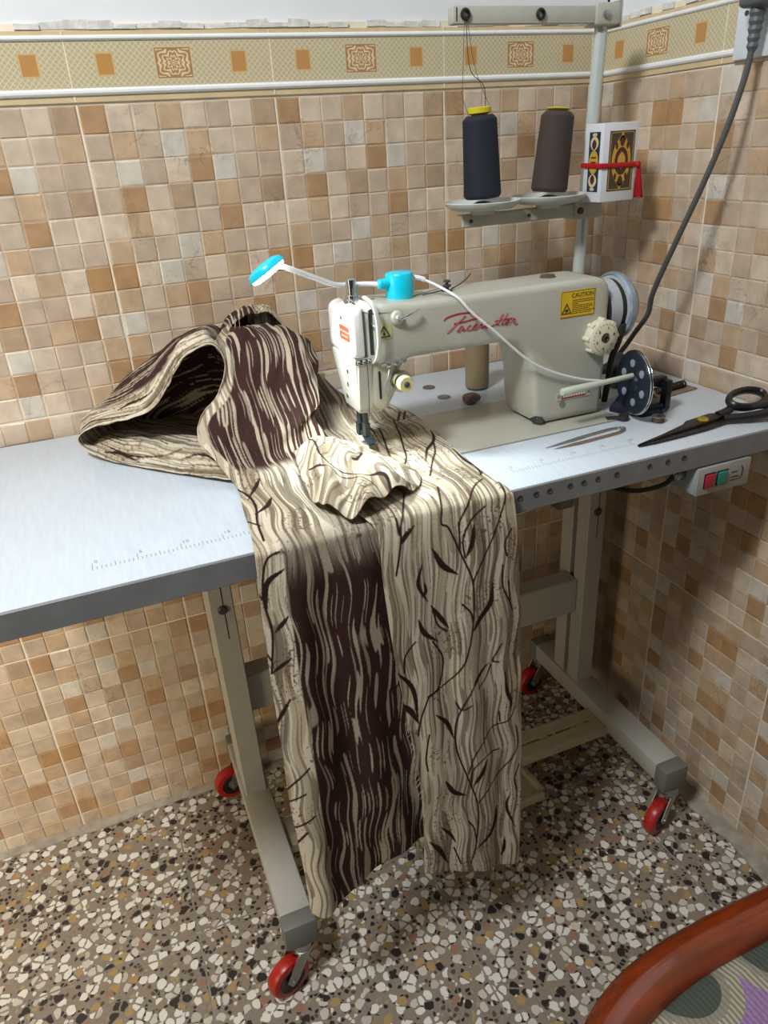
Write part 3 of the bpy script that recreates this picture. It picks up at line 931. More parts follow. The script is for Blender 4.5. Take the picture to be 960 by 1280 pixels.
# hand wheel with pulley groove
m = MB()
hc = Vector((-.2480, -.335, 1.034))
m.lathe(hc, (1, 0, 0), [(.030, -.004), (.030, .004), (.043, .004), (.046, .007), (.0465, .026), (.042, .028), (.042, .036), (.049, .038)], 48)
hw = m.build('hand_wheel', mat('pale_blue_grey_enamel', 'aab2b8', rough=.3, coat=.2), sm)
m = MB(); m.lathe(hc, (1, 0, 0), [(.0425, .0275), (.0440, .0285), (.0440, .0355), (.0425, .0365)], 48)
m.build('pulley_belt_groove', M_RUBBER, hw)
m = MB()
m.lathe(hc, (1, 0, 0), [(.049, .0365), (.0525, .039), (.0535, .044), (.0520, .049), (.0455, .054), (.0420, .060), (.030, .066), (.014, .068), (.014, .071), (0, .072)], 48)
m.build('wheel_rim', M_STEELB, hw)
m = MB(); m.lathe(hc, (1, 0, 0), [(.047, -.0015), (.047, .0035), (.03, .0035), (.03, -.0015)], 40); m.build('wheel_gap', M_BLACK, hw)
m = MB()
m.tube([(-.216, -.296, 1.012), (-.216, -.305, .985), (-.216, -.318, .955), (-.216, -.325, .92), (-.216, -.330, .8805)], .0055, 8, 6, flat=(1, .8))
m.tube([(-.216, -.3765, 1.015), (-.216, -.370, .988), (-.216, -.356, .955), (-.216, -.352, .92), (-.216, -.346, .8805)], .0055, 8, 6, flat=(1, .8))
m.build('drive_belt', M_RUBBER, sm)
# oil cap, thread stud and wires on top of the arm
m = MB(); m.lathe((-.330, -.335, 1.0915), (0, 0, 1), [(.0125, 0), (.0125, .0015), (.0105, .003), (.0105, .0048), (.006, .0055), (0, .0052)], 24)
m.build('oil_cap', mat('brown_cap', '6b5a4c', rough=.35, metal=.4), sm)
m = MB()
m.lathe((-.499, -.335, 1.0915), (0, 0, 1), [(.008, 0), (.008, .002), (.003, .003), (.003, .006), (.006, .007), (.006, .0095), (.002, .010), (.002, .0125), (.005, .0135), (.0045, .016), (0, .017)], 18)
m.tube([(-.492, -.335, 1.095), (-.475, -.325, 1.097), (-.455, -.31, 1.101), (-.442, -.30, 1.106)], .0009, 6, 6)
m.tube([(-.505, -.335, 1.095), (-.52, -.345, 1.0955), (-.545, -.35, 1.0945)], .0009, 6, 6)
m.tube([(-.560, -.345, 1.0935), (-.535, -.34, 1.0955), (-.503, -.336, 1.099)], .0005, 5, 6)
m.build('thread_stud', M_DARKHOLE, sm)
# bars under the head
m = MB()
m.cyl((-.642, -.350, .950), (-.642, -.350, .905), .0035, seg=14)
m.box((-.6465, -.3555, .905), (-.6375, -.3445, .925), .001, 1)
m.cyl((-.642, -.350, .905), (-.642, -.350, .8895), .0009, seg=8)
m.build('needle_bar', M_DARKHOLE, sm)
m = MB()
m.cyl((-.645, -.333, .950), (-.645, -.333, .915), .0045, seg=14)
m.box((-.6505, -.3385, .902), (-.6395, -.3275, .922), .001, 1)
m.prism([(-.648, -.340, .9080), (-.640, -.340, .9080), (-.638, -.358, .8985), (-.638, -.372, .8965), (-.648, -.372, .8965), (-.648, -.358, .8985)], (0, 0, .003))
m.tube([(-.636, -.336, .912), (-.630, -.338, .908), (-.627, -.345, .903)], .0016, 6, 4)
m.build('presser_foot', mat('dark_blue_steel', '3a4850', rough=.35, metal=.7), sm)
m = MB(); m.tube([(-.6505, YF - .0045, 1.0945), (-.6495, YF - .005, 1.06), (-.6485, YF - .005, 1.025), (-.6480, YF - .003, .985), (-.6475, YF + .004, .950), (-.6430, -.352, .905)], .0005, 5, 4)
m.build('needle_thread', M_BLACK, sm)
# worn paint at the pillar's base
m = MB()
m.prism([(-.374, YF + .010, .8815), (-.366, YF - .0022, .8815), (-.360, YF - .0022, .885), (-.366, YF - .0022, .893), (-.374, YF + .004, .894), (-.378, YF + .012, .889)], (.001, -.0006, .0002))
m.build('paint_chip', mat('bare_iron', '3d423f', rough=.7), sm, smooth=None)
m = MB()
m.tube([(-.262, -.413, .8795), (-.247, -.418, .8795), (-.238, -.424, .8795)], .006, 8, 4, flat=(1, .35))
m.cyl((-.238, -.424, .876), (-.238, -.424, .884), .008, seg=16)
m.build('bed_hinge', M_RUBBER, sm)
# ------------------------------------------------------------------ the fabric
VINES_A= [(1.0,[(-0.615,-0.048),(-0.635,0.01),(-0.626,0.022),(-0.612,0.058),(-0.603,0.081),(-0.596,0.105),(-0.595,0.138),(-0.598,0.173),(-0.603,0.201)]),(0.9,[(-0.547,-0.051),(-0.572,-0.03),(-0.607,0.015),(-0.61,0.021),(-0.612,0.055)]),(1.0,[(-0.531,-0.035),(-0.542,0.005),(-0.549,0.021),(-0.561,0.048),(-0.582,0.082),(-0.596,0.106)]),(1.0,[(-0.572,0.005),(-0.592,0.018),(-0.606,0.042),(-0.605,0.068)]),(2.2,[(-0.59,0.026),(-0.594,0.05),(-0.603,0.068)]),(2.6,[(-0.65,0.046),(-0.637,0.072),(-0.617,0.089)]),(3,[(-0.563,0.118),(-0.568,0.149),(-0.587,0.168),(-0.598,0.182)]),(1,[(-0.612,0.135),(-0.601,0.15),(-0.598,0.165)]),(1.6,[(-0.666,0.064),(-0.673,0.09),(-0.661,0.119)]),(1.4,[(-0.664,0.09),(-0.663,0.104),(-0.668,0.11)]),(2,[(-0.656,0.127),(-0.642,0.151),(-0.632,0.168)]),(1,[(-0.654,0.133),(-0.647,0.16),(-0.634,0.173)]),(2,[(-0.675,0.143),(-0.668,0.165),(-0.648,0.186)]),(1,[(-0.66,-0.055),(-0.688,0.003),(-0.69,0.008),(-0.693,0.029),(-0.702,0.069)]),(2,[(-0.672,0.01),(-0.685,0.019),(-0.693,0.029)]),(1,[(-0.693,-0.005),(-0.693,0.016)]),(1.4,[(-0.533,-0.163),(-0.536,-0.118),(-0.532,-0.094),(-0.541,-0.064)]),(1,[(-0.519,-0.094),(-0.542,-0.065)]),(1,[(-0.533,0.045),(-0.544,0.063),(-0.541,0.082)]),(1,[(-0.548,0.094),(-0.548,0.127),(-0.536,0.156),(-0.531,0.171)]),(0.8,[(-0.539,0.121),(-0.536,0.156)]),(1,[(-0.561,-0.322),(-0.592,-0.214),(-0.612,-0.155),(-0.642,-0.109)]),(1,[(-0.598,-0.297),(-0.621,-0.199),(-0.644,-0.117)]),(1.5,[(-0.53,-0.246),(-0.542,-0.209),(-0.569,-0.176),(-0.593,-0.13)]),(1.2,[(-0.548,-0.196),(-0.565,-0.158),(-0.585,-0.125),(-0.609,-0.083)]),(1,[(-0.603,0.201),(-0.613,0.233),(-0.634,0.258),(-0.667,0.272)]),(1,[(-0.656,0.183),(-0.641,0.216),(-0.648,0.259),(-0.667,0.27)]),(1,[(-0.681,0.175),(-0.697,0.194),(-0.699,0.221)]),(1,[(-0.667,0.272),(-0.68,0.314),(-0.684,0.34)]),(2,[(-0.709,0.217),(-0.688,0.254),(-0.683,0.316)]),(2.6,[(-0.714,0.27),(-0.695,0.288),(-0.683,0.316)]),(1,[(-0.599,0.274),(-0.614,0.306),(-0.625,0.343),(-0.623,0.391),(-0.606,0.452),(-0.59,0.507),(-0.589,0.558),(-0.594,0.603),(-0.603,0.638)]),(2,[(-0.599,0.274),(-0.59,0.261),(-0.569,0.248)]),(1.2,[(-0.59,0.281),(-0.575,0.273),(-0.566,0.252)]),(1,[(-0.55,0.219),(-0.563,0.244),(-0.554,0.25)]),(1,[(-0.623,0.299),(-0.616,0.312),(-0.603,0.306)]),(2,[(-0.656,0.308),(-0.638,0.331),(-0.628,0.363)]),(1,[(-0.524,0.344),(-0.536,0.365),(-0.565,0.371),(-0.593,0.4),(-0.605,0.441)]),(1.2,[(-0.551,0.343),(-0.549,0.363)]),(2,[(-0.544,0.27),(-0.54,0.306),(-0.532,0.33),(-0.533,0.348)]),(1,[(-0.548,0.421),(-0.577,0.418),(-0.598,0.436),(-0.6,0.47)]),(2.4,[(-0.574,0.424),(-0.584,0.45),(-0.597,0.47)]),(1,[(-0.519,0.386),(-0.517,0.429),(-0.541,0.466),(-0.571,0.488),(-0.587,0.509)]),(2.6,[(-0.644,0.441),(-0.632,0.466),(-0.611,0.483)]),(3,[(-0.552,0.538),(-0.56,0.577),(-0.592,0.61)]),(1,[(-0.607,0.54),(-0.596,0.563),(-0.592,0.595)]),(1,[(-0.512,0.466),(-0.52,0.491),(-0.516,0.517)]),(1.4,[(-0.526,0.525),(-0.532,0.552),(-0.517,0.602)]),(2,[(-0.535,0.62),(-0.536,0.647),(-0.541,0.662)]),(1,[(-0.667,0.34),(-0.674,0.384),(-0.672,0.411)]),(2.6,[(-0.673,0.557),(-0.657,0.583),(-0.642,0.622)]),(1.4,[(-0.653,0.534),(-0.637,0.559),(-0.628,0.581)]),(1,[(-0.631,0.592),(-0.62,0.631)])]
VINES_B= [(1,[(-0.833,0.003),(-0.855,0.011),(-0.865,0.056),(-0.861,0.104),(-0.869,0.165)]),(2,[(-0.836,0.025),(-0.859,0.04),(-0.864,0.079)]),(1.6,[(-0.841,0.087),(-0.857,0.105)]),(1.2,[(-0.873,0.045),(-0.864,0.061)]),(1.4,[(-0.844,0.144),(-0.869,0.165)]),(1,[(-0.874,0.128),(-0.867,0.146)]),(1.4,[(-0.853,0.207),(-0.876,0.251)]),(1,[(-0.843,0.323),(-0.872,0.357)]),(1,[(-0.852,0.366),(-0.879,0.384)]),(1,[(-0.845,0.407),(-0.876,0.437)]),(1,[(-0.855,0.435),(-0.873,0.471)])]
CREAM, TAN, DARK, BROWN, STRK = (np.array(lin(c)) for c in ('d0c6b0', '857760', '2e1c17', '38221e', 'b1a48f'))
GREYT = np.array(lin('9f9074'))
def seg_dist(U, V, strokes, wscale):
    """coverage 0..1 of tapered vine strokes over flattened cloth coordinates"""
    out = np.zeros_like(U)
    for wd, pts in strokes:
        P = [np.array(p, float) for p in pts]
        Q = []
        n = len(P)
        for i in range(n - 1):
            a = P[i - 1] if i else 2 * P[0] - P[1]
            b, c = P[i], P[i + 1]
            d = P[i + 2] if i + 2 < n else 2 * P[-1] - P[-2]
            for k in range(5):
                t = k / 5
                Q.append(.5 * ((2 * b) + (c - a) * t + (2 * a - 5 * b + 4 * c - d) * t * t + (3 * b - a - 3 * c + d) * t ** 3))
        Q.append(P[-1])
        Q = np.array(Q)
        lo, hi = Q.min(0) - .01, Q.max(0) + .01
        sel = np.where((U > lo[0]) & (U < hi[0]) & (V > lo[1]) & (V < hi[1]))
        if not len(sel[0]):
            continue
        u, v = U[sel], V[sel]
        best = np.zeros_like(u)
        m_ = len(Q) - 1
        for i in range(m_):
            a, b = Q[i], Q[i + 1]
            d = b - a; L = d @ d + 1e-12
            t = np.clip(((u - a[0]) * d[0] + (v - a[1]) * d[1]) / L, 0, 1)
            dist = np.hypot(u - a[0] - t * d[0], v - a[1] - t * d[1])
            s = (i + .5) / m_
            hw = .0013 * (1.1 if wd < 1.3 else (.55 + 1.05 * wd * math.sin(PI * min(1, s * 1.02)))) * wscale
            best = np.maximum(best, np.clip((hw - dist) / .0007 + .5, 0, 1))
        out[sel] = np.maximum(out[sel], best)
    return out

def weave(U, V, brown, vines, seed=0):
    """colour of the cloth at flattened coordinates (metres); brown: 0..1 per point"""
    s = seed
    wx = U + .010 * (vnoise(U * 12, V * 13, 3 + s) - .5) + .0026 * np.sin(V * 2 * PI / .12 + 9 * vnoise(U * 10, V * .5, 5 + s))
    n = vnoise(wx * 340, V * 15, 1 + s)
    n2 = vnoise(wx * 185 + 7, V * 11, 2 + s)
    fine = vnoise(wx * 480, V * 12, 4 + s)
    lines = vnoise(wx * 420 + 3, V * 8, 7 + s)
    dots = vnoise(U * 420, V * 420, 9 + s)
    patch = vnoise(U * 24, V * 20, 10 + s)
    c = CREAM * np.ones(U.shape + (1,))
    st = lambda x, a, b: np.clip((x - a) / (b - a), 0, 1)[..., None]
    q = st(n2, .56, .60) * .70
    hatch = (.72 + .28 * (np.sin(V * 2 * PI / .0032) > 0))[..., None]
    c = c * (1 - q * hatch) + q * hatch * GREYT
    q = st(n, .68, .71) * .88
    c = c * (1 - q) + q * TAN
    q = st(lines, .67, .70) * .70
    c = c * (1 - q) + q * np.array(lin('574838'))
    q = st(fine, .80, .84) * .5
    c = c * (1 - q) + q * np.array(lin('6b5a48'))
    q = st(dots, .74, .78) * st(patch, .62, .68) * .8
    c = c * (1 - q) + q * np.array(lin('5a4536'))
    b = BROWN * np.ones(U.shape + (1,))
    b = b * (.75 + .5 * vnoise(U * 1000, V * 1000, 6)[..., None])
    lens = st(n, .70, .73) * .95
    b = b * (1 - lens) + lens * STRK
    l2 = st(fine, .76, .80) * .6
    b = b * (1 - l2) + l2 * STRK
    l3 = st(n2, .87, .90) * .8
    b = b * (1 - l3) + l3 * STRK
    k = brown[..., None]
    c = c * (1 - k) + b * k
    if vines is not None:
        f = (vines * (1 - .6 * brown))[..., None]
        halo = 0
        c = c * (1 - f) + f * DARK
    thread = .93 + .14 * vnoise(U * 1400, V * 700, 8)[..., None]
    return np.clip(c * thread, 0, 1)

def crm(P, n):
    """Catmull-Rom resample of an (k, d) array to n points, even in arc length"""
    P = np.asarray(P, float)
    k = len(P)
    E = np.vstack([2 * P[:1] - P[1:2], P, 2 * P[-1:] - P[-2:-1]])
    out = []
    for i in range(k - 1):
        a, b, c, d = E[i], E[i + 1], E[i + 2], E[i + 3]
        t = np.linspace(0, 1, 24, endpoint=False)[:, None]
        out.append(.5 * ((2 * b) + (c - a) * t + (2 * a - 5 * b + 4 * c - d) * t ** 2 + (3 * b - a - 3 * c + d) * t ** 3))
    out.append(P[-1:])
    Q = np.vstack(out)
    s = np.concatenate([[0], np.cumsum(np.linalg.norm(np.diff(Q[:, :3], axis=0), axis=1))])
    x = np.linspace(0, s[-1], n)
    return np.stack([np.interp(x, s, Q[:, j]) for j in range(Q.shape[1])], 1)

def crm_u(P, n):
    P = np.asarray(P, float)
    k = len(P)
    E = np.vstack([2 * P[:1] - P[1:2], P, 2 * P[-1:] - P[-2:-1]])
    x = np.linspace(0, k - 1, n)
    i = np.minimum(x.astype(int), k - 2); t = (x - i)[:, None]
    a, b, c, d = E[i], E[i + 1], E[i + 2], E[i + 3]
    return .5 * ((2 * b) + (c - a) * t + (2 * a - 5 * b + 4 * c - d) * t ** 2 + (3 * b - a - 3 * c + d) * t ** 3)

def loft(rows, nu, nv):
    """rows: list of control polylines across; returns (nv, nu, 3)"""
    R = np.array([crm_u(r, nu) for r in rows])
    out = np.zeros((nv, nu, 3))
    # shared parameter along the rows so the columns stay aligned
    c = R[:, nu // 2]
    seg = np.linalg.norm(np.diff(c, axis=0), axis=1)
    # dense sampling proportional to segment length
    s = np.concatenate([[0], np.cumsum(seg)])
    x = np.interp(np.linspace(0, s[-1], nv), s, np.arange(len(rows)))
    k = len(rows)
    E = np.concatenate([2 * R[:1] - R[1:2], R, 2 * R[-1:] - R[-2:-1]])
    i = np.minimum(x.astype(int), k - 2); t = (x - i)[:, None, None]
    a, b, c, d = E[i], E[i + 1], E[i + 2], E[i + 3]
    # softened tangents (no overshoot on sharp folds)
    return .5 * ((2 * b) + (c - a) * t + (2 * a - 5 * b + 4 * c - d) * t ** 2 + (3 * b - a - 3 * c + d) * t ** 3)

M_CLOTH = mat('woven_leaf_cloth', 'cbbfa0', rough=.85, attr='cloth', bump=.35, bscale=900, spec=.2)
def normals(P):
    du = np.gradient(P, axis=1); dv = np.gradient(P, axis=0)
    n = np.cross(du, dv)
    return n / (np.linalg.norm(n, axis=2, keepdims=True) + 1e-9)
def cloth_obj(name, P, C, parent, thick=.0011):
    nv, nu, _ = P.shape
    idx = np.arange(nv * nu).reshape(nv, nu)
    F = np.stack([idx[:-1, :-1], idx[:-1, 1:], idx[1:, 1:], idx[1:, :-1]], -1).reshape(-1, 4)
    me = bpy.data.meshes.new(name)
    org = np.array(world_origin(parent))
    V = (P - org).reshape(-1, 3)
    me.vertices.add(len(V)); me.vertices.foreach_set('co', V.ravel().astype(np.float32))
    me.loops.add(F.size); me.loops.foreach_set('vertex_index', F.ravel().astype(np.int32))
    me.polygons.add(len(F))
    me.polygons.foreach_set('loop_start', (np.arange(len(F)) * 4).astype(np.int32))
    me.update(calc_edges=True)
    at = me.color_attributes.new('cloth', 'FLOAT_COLOR', 'POINT')
    A = np.ones((len(V), 4), dtype=np.float32); A[:, :3] = C.reshape(-1, 3)
    at.data.foreach_set('color', A.ravel())
    me.materials.append(M_CLOTH)
    me.shade_smooth()
    o = bpy.data.objects.new(name, me); COL.objects.link(o)
    o.parent = parent
    md = o.modifiers.new('thickness', 'SOLIDIFY'); md.thickness = thick; md.offset = 0
    return o
def ramp(x, a, b):
    t = np.clip((x - a) / (b - a), 0, 1)
    return t * t * (3 - 2 * t)
def arc(P, axis):
    d = np.linalg.norm(np.diff(P, axis=axis), axis=2)
    z = np.zeros_like(d[:1] if axis == 0 else d[:, :1])
    return np.concatenate([z, np.cumsum(d, axis=axis)], axis=axis)

fb = thing('patterned_fabric', 'cream and brown leaf-patterned fabric under the needle, heaped on the table and hanging down', 'fabric', (-.70, -.56, ZT))
# -- left piece: brown panel with a cream border, hanging in front, rising into the heap
x6 = [-.866, -.830, -.79, -.75, -.71, -.668]
rowsL = [
    [(-.866, -.578, .258), (-.842, -.602, .262), (-.80, -.586, .283), (-.75, -.580, .298), (-.70, -.576, .311), (-.655, -.574, .322)],
    [(-.870, -.578, .45), (-.840, -.600, .45), (-.80, -.584, .455), (-.75, -.590, .46), (-.70, -.577, .465), (-.655, -.576, .47)],
    [(-.872, -.577, .65), (-.833, -.594, .65), (-.795, -.582, .65), (-.75, -.586, .65), (-.705, -.578, .65), (-.665, -.576, .65)],
    [(-.870, -.575, .79), (-.828, -.586, .79), (-.79, -.578, .79), (-.75, -.581, .79), (-.71, -.576, .79), (-.67, -.574, .79)],
    [(-.867, -.572, .858), (-.826, -.578, .858), (-.79, -.575, .858), (-.75, -.575, .858), (-.71, -.573, .858), (-.67, -.571, .858)],
    [(-.865, -.563, .8775), (-.825, -.566, .880), (-.79, -.564, .879), (-.75, -.563, .8785), (-.71, -.562, .8782), (-.67, -.561, .878)],
    [(-.858, -.510, .8785), (-.823, -.510, .884), (-.79, -.510, .881), (-.752, -.510, .8805), (-.715, -.510, .880), (-.676, -.510, .8795)],
    [(-.852, -.440, .8785), (-.822, -.440, .889), (-.79, -.440, .884), (-.755, -.440, .886), (-.722, -.440, .882), (-.682, -.440, .8805)],
    [(-.848, -.380, .882), (-.825, -.385, .895), (-.795, -.390, .892), (-.758, -.385, .893), (-.725, -.370, .890), (-.690, -.355, .893)],
    [(-.866, -.345, .912), (-.847, -.352, .905), (-.808, -.355, .897), (-.776, -.345, .902), (-.74, -.330, .912), (-.705, -.310, .928)],
    [(-.878, -.322, .932), (-.850, -.330, .925), (-.805, -.335, .922), (-.768, -.328, .926), (-.730, -.318, .934), (-.694, -.300, .948)],
    [(-.868, -.288, .956), (-.838, -.302, .950), (-.799, -.306, .949), (-.762, -.303, .953), (-.722, -.295, .958), (-.686, -.275, .970)],
    [(-.836, -.268, .979), (-.812, -.276, .978), (-.782, -.280, .982), (-.752, -.280, .985), (-.712, -.272, .990), (-.676, -.256, .995)],
    [(-.815, -.250, 1.018), (-.796, -.252, 1.017), (-.765, -.252, 1.020), (-.732, -.250, 1.020), (-.697, -.242, 1.015), (-.671, -.228, 1.009)],
    [(-.822, -.232, 1.043), (-.790, -.222, 1.042), (-.757, -.216, 1.043), (-.726, -.210, 1.042), (-.699, -.202, 1.034), (-.674, -.190, 1.020)],
    [(-.805, -.185, 1.047), (-.780, -.180, 1.046), (-.748, -.170, 1.046), (-.720, -.165, 1.043), (-.697, -.160, 1.030), (-.680, -.150, 1.008)],
    [(-.785, -.120, 1.030), (-.765, -.115, 1.030), (-.740, -.110, 1.028), (-.716, -.105, 1.020), (-.698, -.100, 1.000), (-.688, -.095, .970)],
    [(-.785, -.080, .950), (-.765, -.075, .950), (-.740, -.07, .950), (-.716, -.07, .945), (-.698, -.07, .930), (-.690, -.07, .915)],
    [(-.785, -.070, .890), (-.765, -.065, .888), (-.740, -.06, .887), (-.716, -.06, .886), (-.698, -.06, .885), (-.690, -.06, .884)],
]
P = loft(rowsL, 270, 900)
U0 = P[:, :, 0].copy()
S = arc(P, 0)
e = np.argmin(np.abs(P[:, 135, 2] - .8765) + (np.abs(P[:, 135, 1] + .566) > .02) * 9)
SV = S[e:e + 1] - S          # positive down the hang, negative over the table
hang = ramp(SV, .02, .25)
n = normals(P)
disp = .0030 * np.sin(U0 * 95 + 2.2 * np.sin(SV * 9)) * hang + .005 * (vnoise(U0 * 38, SV * 7, 9) - .5) * (.4 + hang)
heap = ramp(-SV, .16, .24)
disp += heap * (.010 * (vnoise(U0 * 34 + SV * 9, SV * 14, 12) - .5) + .004 * (vnoise(U0 * 90 + SV * 30, SV * 30, 14) - .5))
wrk = ramp(-SV, .0, .05) * (1 - heap)
disp += wrk * .006 * (vnoise(U0 * 60 + SV * 25, SV * 22, 15) - .35)
P = P + n * disp[..., None] * -1
P[:, :, 2] = np.where((SV < -.015), np.maximum(P[:, :, 2], .8797), P[:, :, 2])
fr = np.exp(-((SV - SV.max()) / .003) ** 2)
brown = ramp(U0 + .003 * np.sin(SV * 9), -.836, -.8335) * ramp(SV, -.05, .06)
lum = ramp(vnoise(U0 * 20, SV * 18, 21), .35, .6)
brown = np.maximum(brown, ramp(-SV, .185, .215) * ramp(arc(P, 1) + .003 * np.sin(SV * 60), .014, .018))
tanz = ramp(U0, -.712, -.70) * (1 - ramp(SV, .04, .20)) * (SV > -.15)
brown = brown * (1 - .85 * tanz)
vin = seg_dist(U0, SV, VINES_B, 1.0) * (1 - ramp(U0, -.838, -.834)) * (SV > -.01)
extra = [(1, [(-.850, -.02), (-.846, -.07), (-.838, -.11), (-.842, -.16), (-.855, -.20)]), (1.6, [(-.843, -.09), (-.826, -.10), (-.815, -.12)]), (1.4, [(-.842, -.13), (-.828, -.15), (-.818, -.17)]), (1, [(-.845, -.06), (-.858, -.08)])]
vin = np.maximum(vin, seg_dist(U0, SV, extra, 1.1))
C = weave(U0, SV, brown, vin, 0)
cloth_obj('brown_panel', P, C, fb)
# a raised selvedge along the panel's fold
# -- right piece: cream panel running from behind the needle over the front edge
rowsR = [
    [(-.700, -.105, .985), (-.672, -.12, .965), (-.648, -.13, .945), (-.61, -.14, .905), (-.57, -.15, .884), (-.527, -.155, .8805)],
    [(-.715, -.165, .968), (-.680, -.165, .957), (-.650, -.17, .940), (-.612, -.18, .906), (-.572, -.19, .887), (-.524, -.19, .8815)],
    [(-.728, -.235, .935), (-.695, -.230, .925), (-.655, -.235, .905), (-.61, -.24, .890), (-.57, -.24, .886), (-.518, -.235, .8820)],
    [(-.742, -.300, .908), (-.705, -.300, .905), (-.655, -.300, .890), (-.61, -.31, .886), (-.57, -.31, .8865), (-.522, -.30, .8825)],
    [(-.748, -.360, .900), (-.710, -.365, .898), (-.655, -.365, .8860), (-.61, -.37, .8845), (-.57, -.37, .886), (-.527, -.37, .8830)],
    [(-.750, -.430, .890), (-.712, -.43, .892), (-.660, -.44, .889), (-.61, -.44, .889), (-.57, -.44, .887), (-.531, -.44, .8820)],
    [(-.742, -.505, .888), (-.710, -.51, .889), (-.66, -.51, .888), (-.61, -.51, .888), (-.57, -.51, .886), (-.532, -.51, .8800)],
    [(-.728, -.566, .886), (-.70, -.566, .886), (-.66, -.566, .884), (-.61, -.566, .883), (-.57, -.566, .8815), (-.529, -.565, .8790)],
    [(-.720, -.584, .866), (-.69, -.582, .864), (-.65, -.580, .864), (-.61, -.579, .863), (-.57, -.577, .862), (-.526, -.574, .860)],
    [(-.719, -.587, .80), (-.69, -.588, .80), (-.65, -.585, .80), (-.61, -.587, .80), (-.57, -.583, .80), (-.521, -.577, .80)],
    [(-.712, -.588, .70), (-.685, -.592, .70), (-.648, -.587, .70), (-.61, -.591, .70), (-.565, -.585, .70), (-.515, -.578, .70)],
    [(-.698, -.588, .58), (-.674, -.594, .58), (-.642, -.588, .58), (-.605, -.593, .57), (-.56, -.586, .56), (-.509, -.579, .56)],
    [(-.682, -.588, .42), (-.660, -.595, .42), (-.632, -.588, .41), (-.60, -.594, .40), (-.555, -.586, .39), (-.506, -.580, .39)],
    [(-.683, -.588, .256), (-.660, -.594, .248), (-.630, -.588, .232), (-.60, -.594, .218), (-.555, -.586, .196), (-.507, -.580, .178)],
]
P = loft(rowsR, 270, 800)
U0 = P[:, :, 0].copy()
S = arc(P, 0)
e = np.argmin(np.abs(P[:, 135, 2] - .8765) + (np.abs(P[:, 135, 1] + .57) > .02) * 9)
SV = S - S[e:e + 1]
hang = ramp(SV, .0, .25)
n = normals(P)
disp = .0028 * np.sin(U0 * 110 + 2 * np.sin(SV * 8)) * hang + .004 * (vnoise(U0 * 40, SV * 7, 31) - .5)
ontop = 1 - ramp(SV, -.06, 0.)
disp += ontop * (.007 * (vnoise(U0 * 45 + SV * 22, SV * 26, 33) - .5)) * ramp(-U0, .53, .60)
P = P + n * disp[..., None]
P[:, :, 2] = np.where(SV < -.015, np.maximum(P[:, :, 2], .8797), P[:, :, 2])
vin = seg_dist(U0, SV, VINES_A, 1.0)
brown = ramp(-U0, .640, .67) * ramp(-SV, .20, .27) * .80
brown = np.maximum(brown, .8 * ramp(-SV, .36, .38) * ramp(-U0, .555, .60))
bar = ((np.abs(U0 + .548 + (SV + .33) * .5) < .0022) | (np.abs(U0 + .538 + (SV + .33) * .5) < .0022)) & (SV < -.315) & (SV > -.36)
vin = np.where(bar, .95, vin)
C = weave(U0, SV, brown, vin, 2)
cloth_obj('cream_panel', P, C, fb)
# -- loose corner folded up in front of the needle
rowsF = [
    [(-.742, -.318, .897), (-.715, -.310, .905), (-.690, -.320, .903), (-.655, -.352, .892), (-.632, -.41, .890), (-.618, -.47, .889)],
    [(-.756, -.365, .899), (-.728, -.370, .915), (-.698, -.390, .912), (-.668, -.420, .903), (-.645, -.455, .897), (-.622, -.495, .8895)],
    [(-.765, -.410, .900), (-.738, -.435, .914), (-.712, -.462, .905), (-.684, -.480, .914), (-.660, -.500, .899), (-.633, -.515, .8895)],
    [(-.771, -.460, .897), (-.752, -.495, .911), (-.730, -.520, .905), (-.698, -.524, .915), (-.668, -.522, .908), (-.642, -.524, .8900)],
    [(-.773, -.490, .892), (-.767, -.532, .899), (-.750, -.560, .893), (-.722, -.570, .906), (-.682, -.545, .903), (-.648, -.530, .8900)],
]
P = loft(rowsF, 160, 200)
U0 = P[:, :, 0].copy(); SV = arc(P, 0)
n = normals(P)
disp = .0085 * (vnoise(U0 * 36 + SV * 18, SV * 24, 41) - .5) + .010 * (vnoise(U0 * 75 + SV * 40, SV * 16, 43) - .5) * ramp(SV, .03, .12) + .004 * np.sin(U0 * 190 + 30 * SV) * ramp(SV, .02, .1)
P[:, :, 2] += (disp + .003) * ramp(-U0, .635, .66) * ramp(SV, .0, .05)
st = [(1.2, [(-.735, .01), (-.728, .06), (-.736, .12), (-.722, .16), (-.700, .17), (-.68, .15)]), (1, [(-.755, .12), (-.735, .165), (-.715, .18), (-.69, .205)]), (1.2, [(-.69, .03), (-.675, .07), (-.69, .11), (-.70, .125)]), (1, [(-.70, .2), (-.69, .225)]), (1, [(-.665, .06), (-.65, .09), (-.655, .13)])]
C = weave(U0 * .8 + .35 * SV, SV * .9 - .3 * U0, np.zeros_like(U0), seg_dist(U0, SV, st, 1.1), 4)
cloth_obj('folded_corner', P, C, fb)
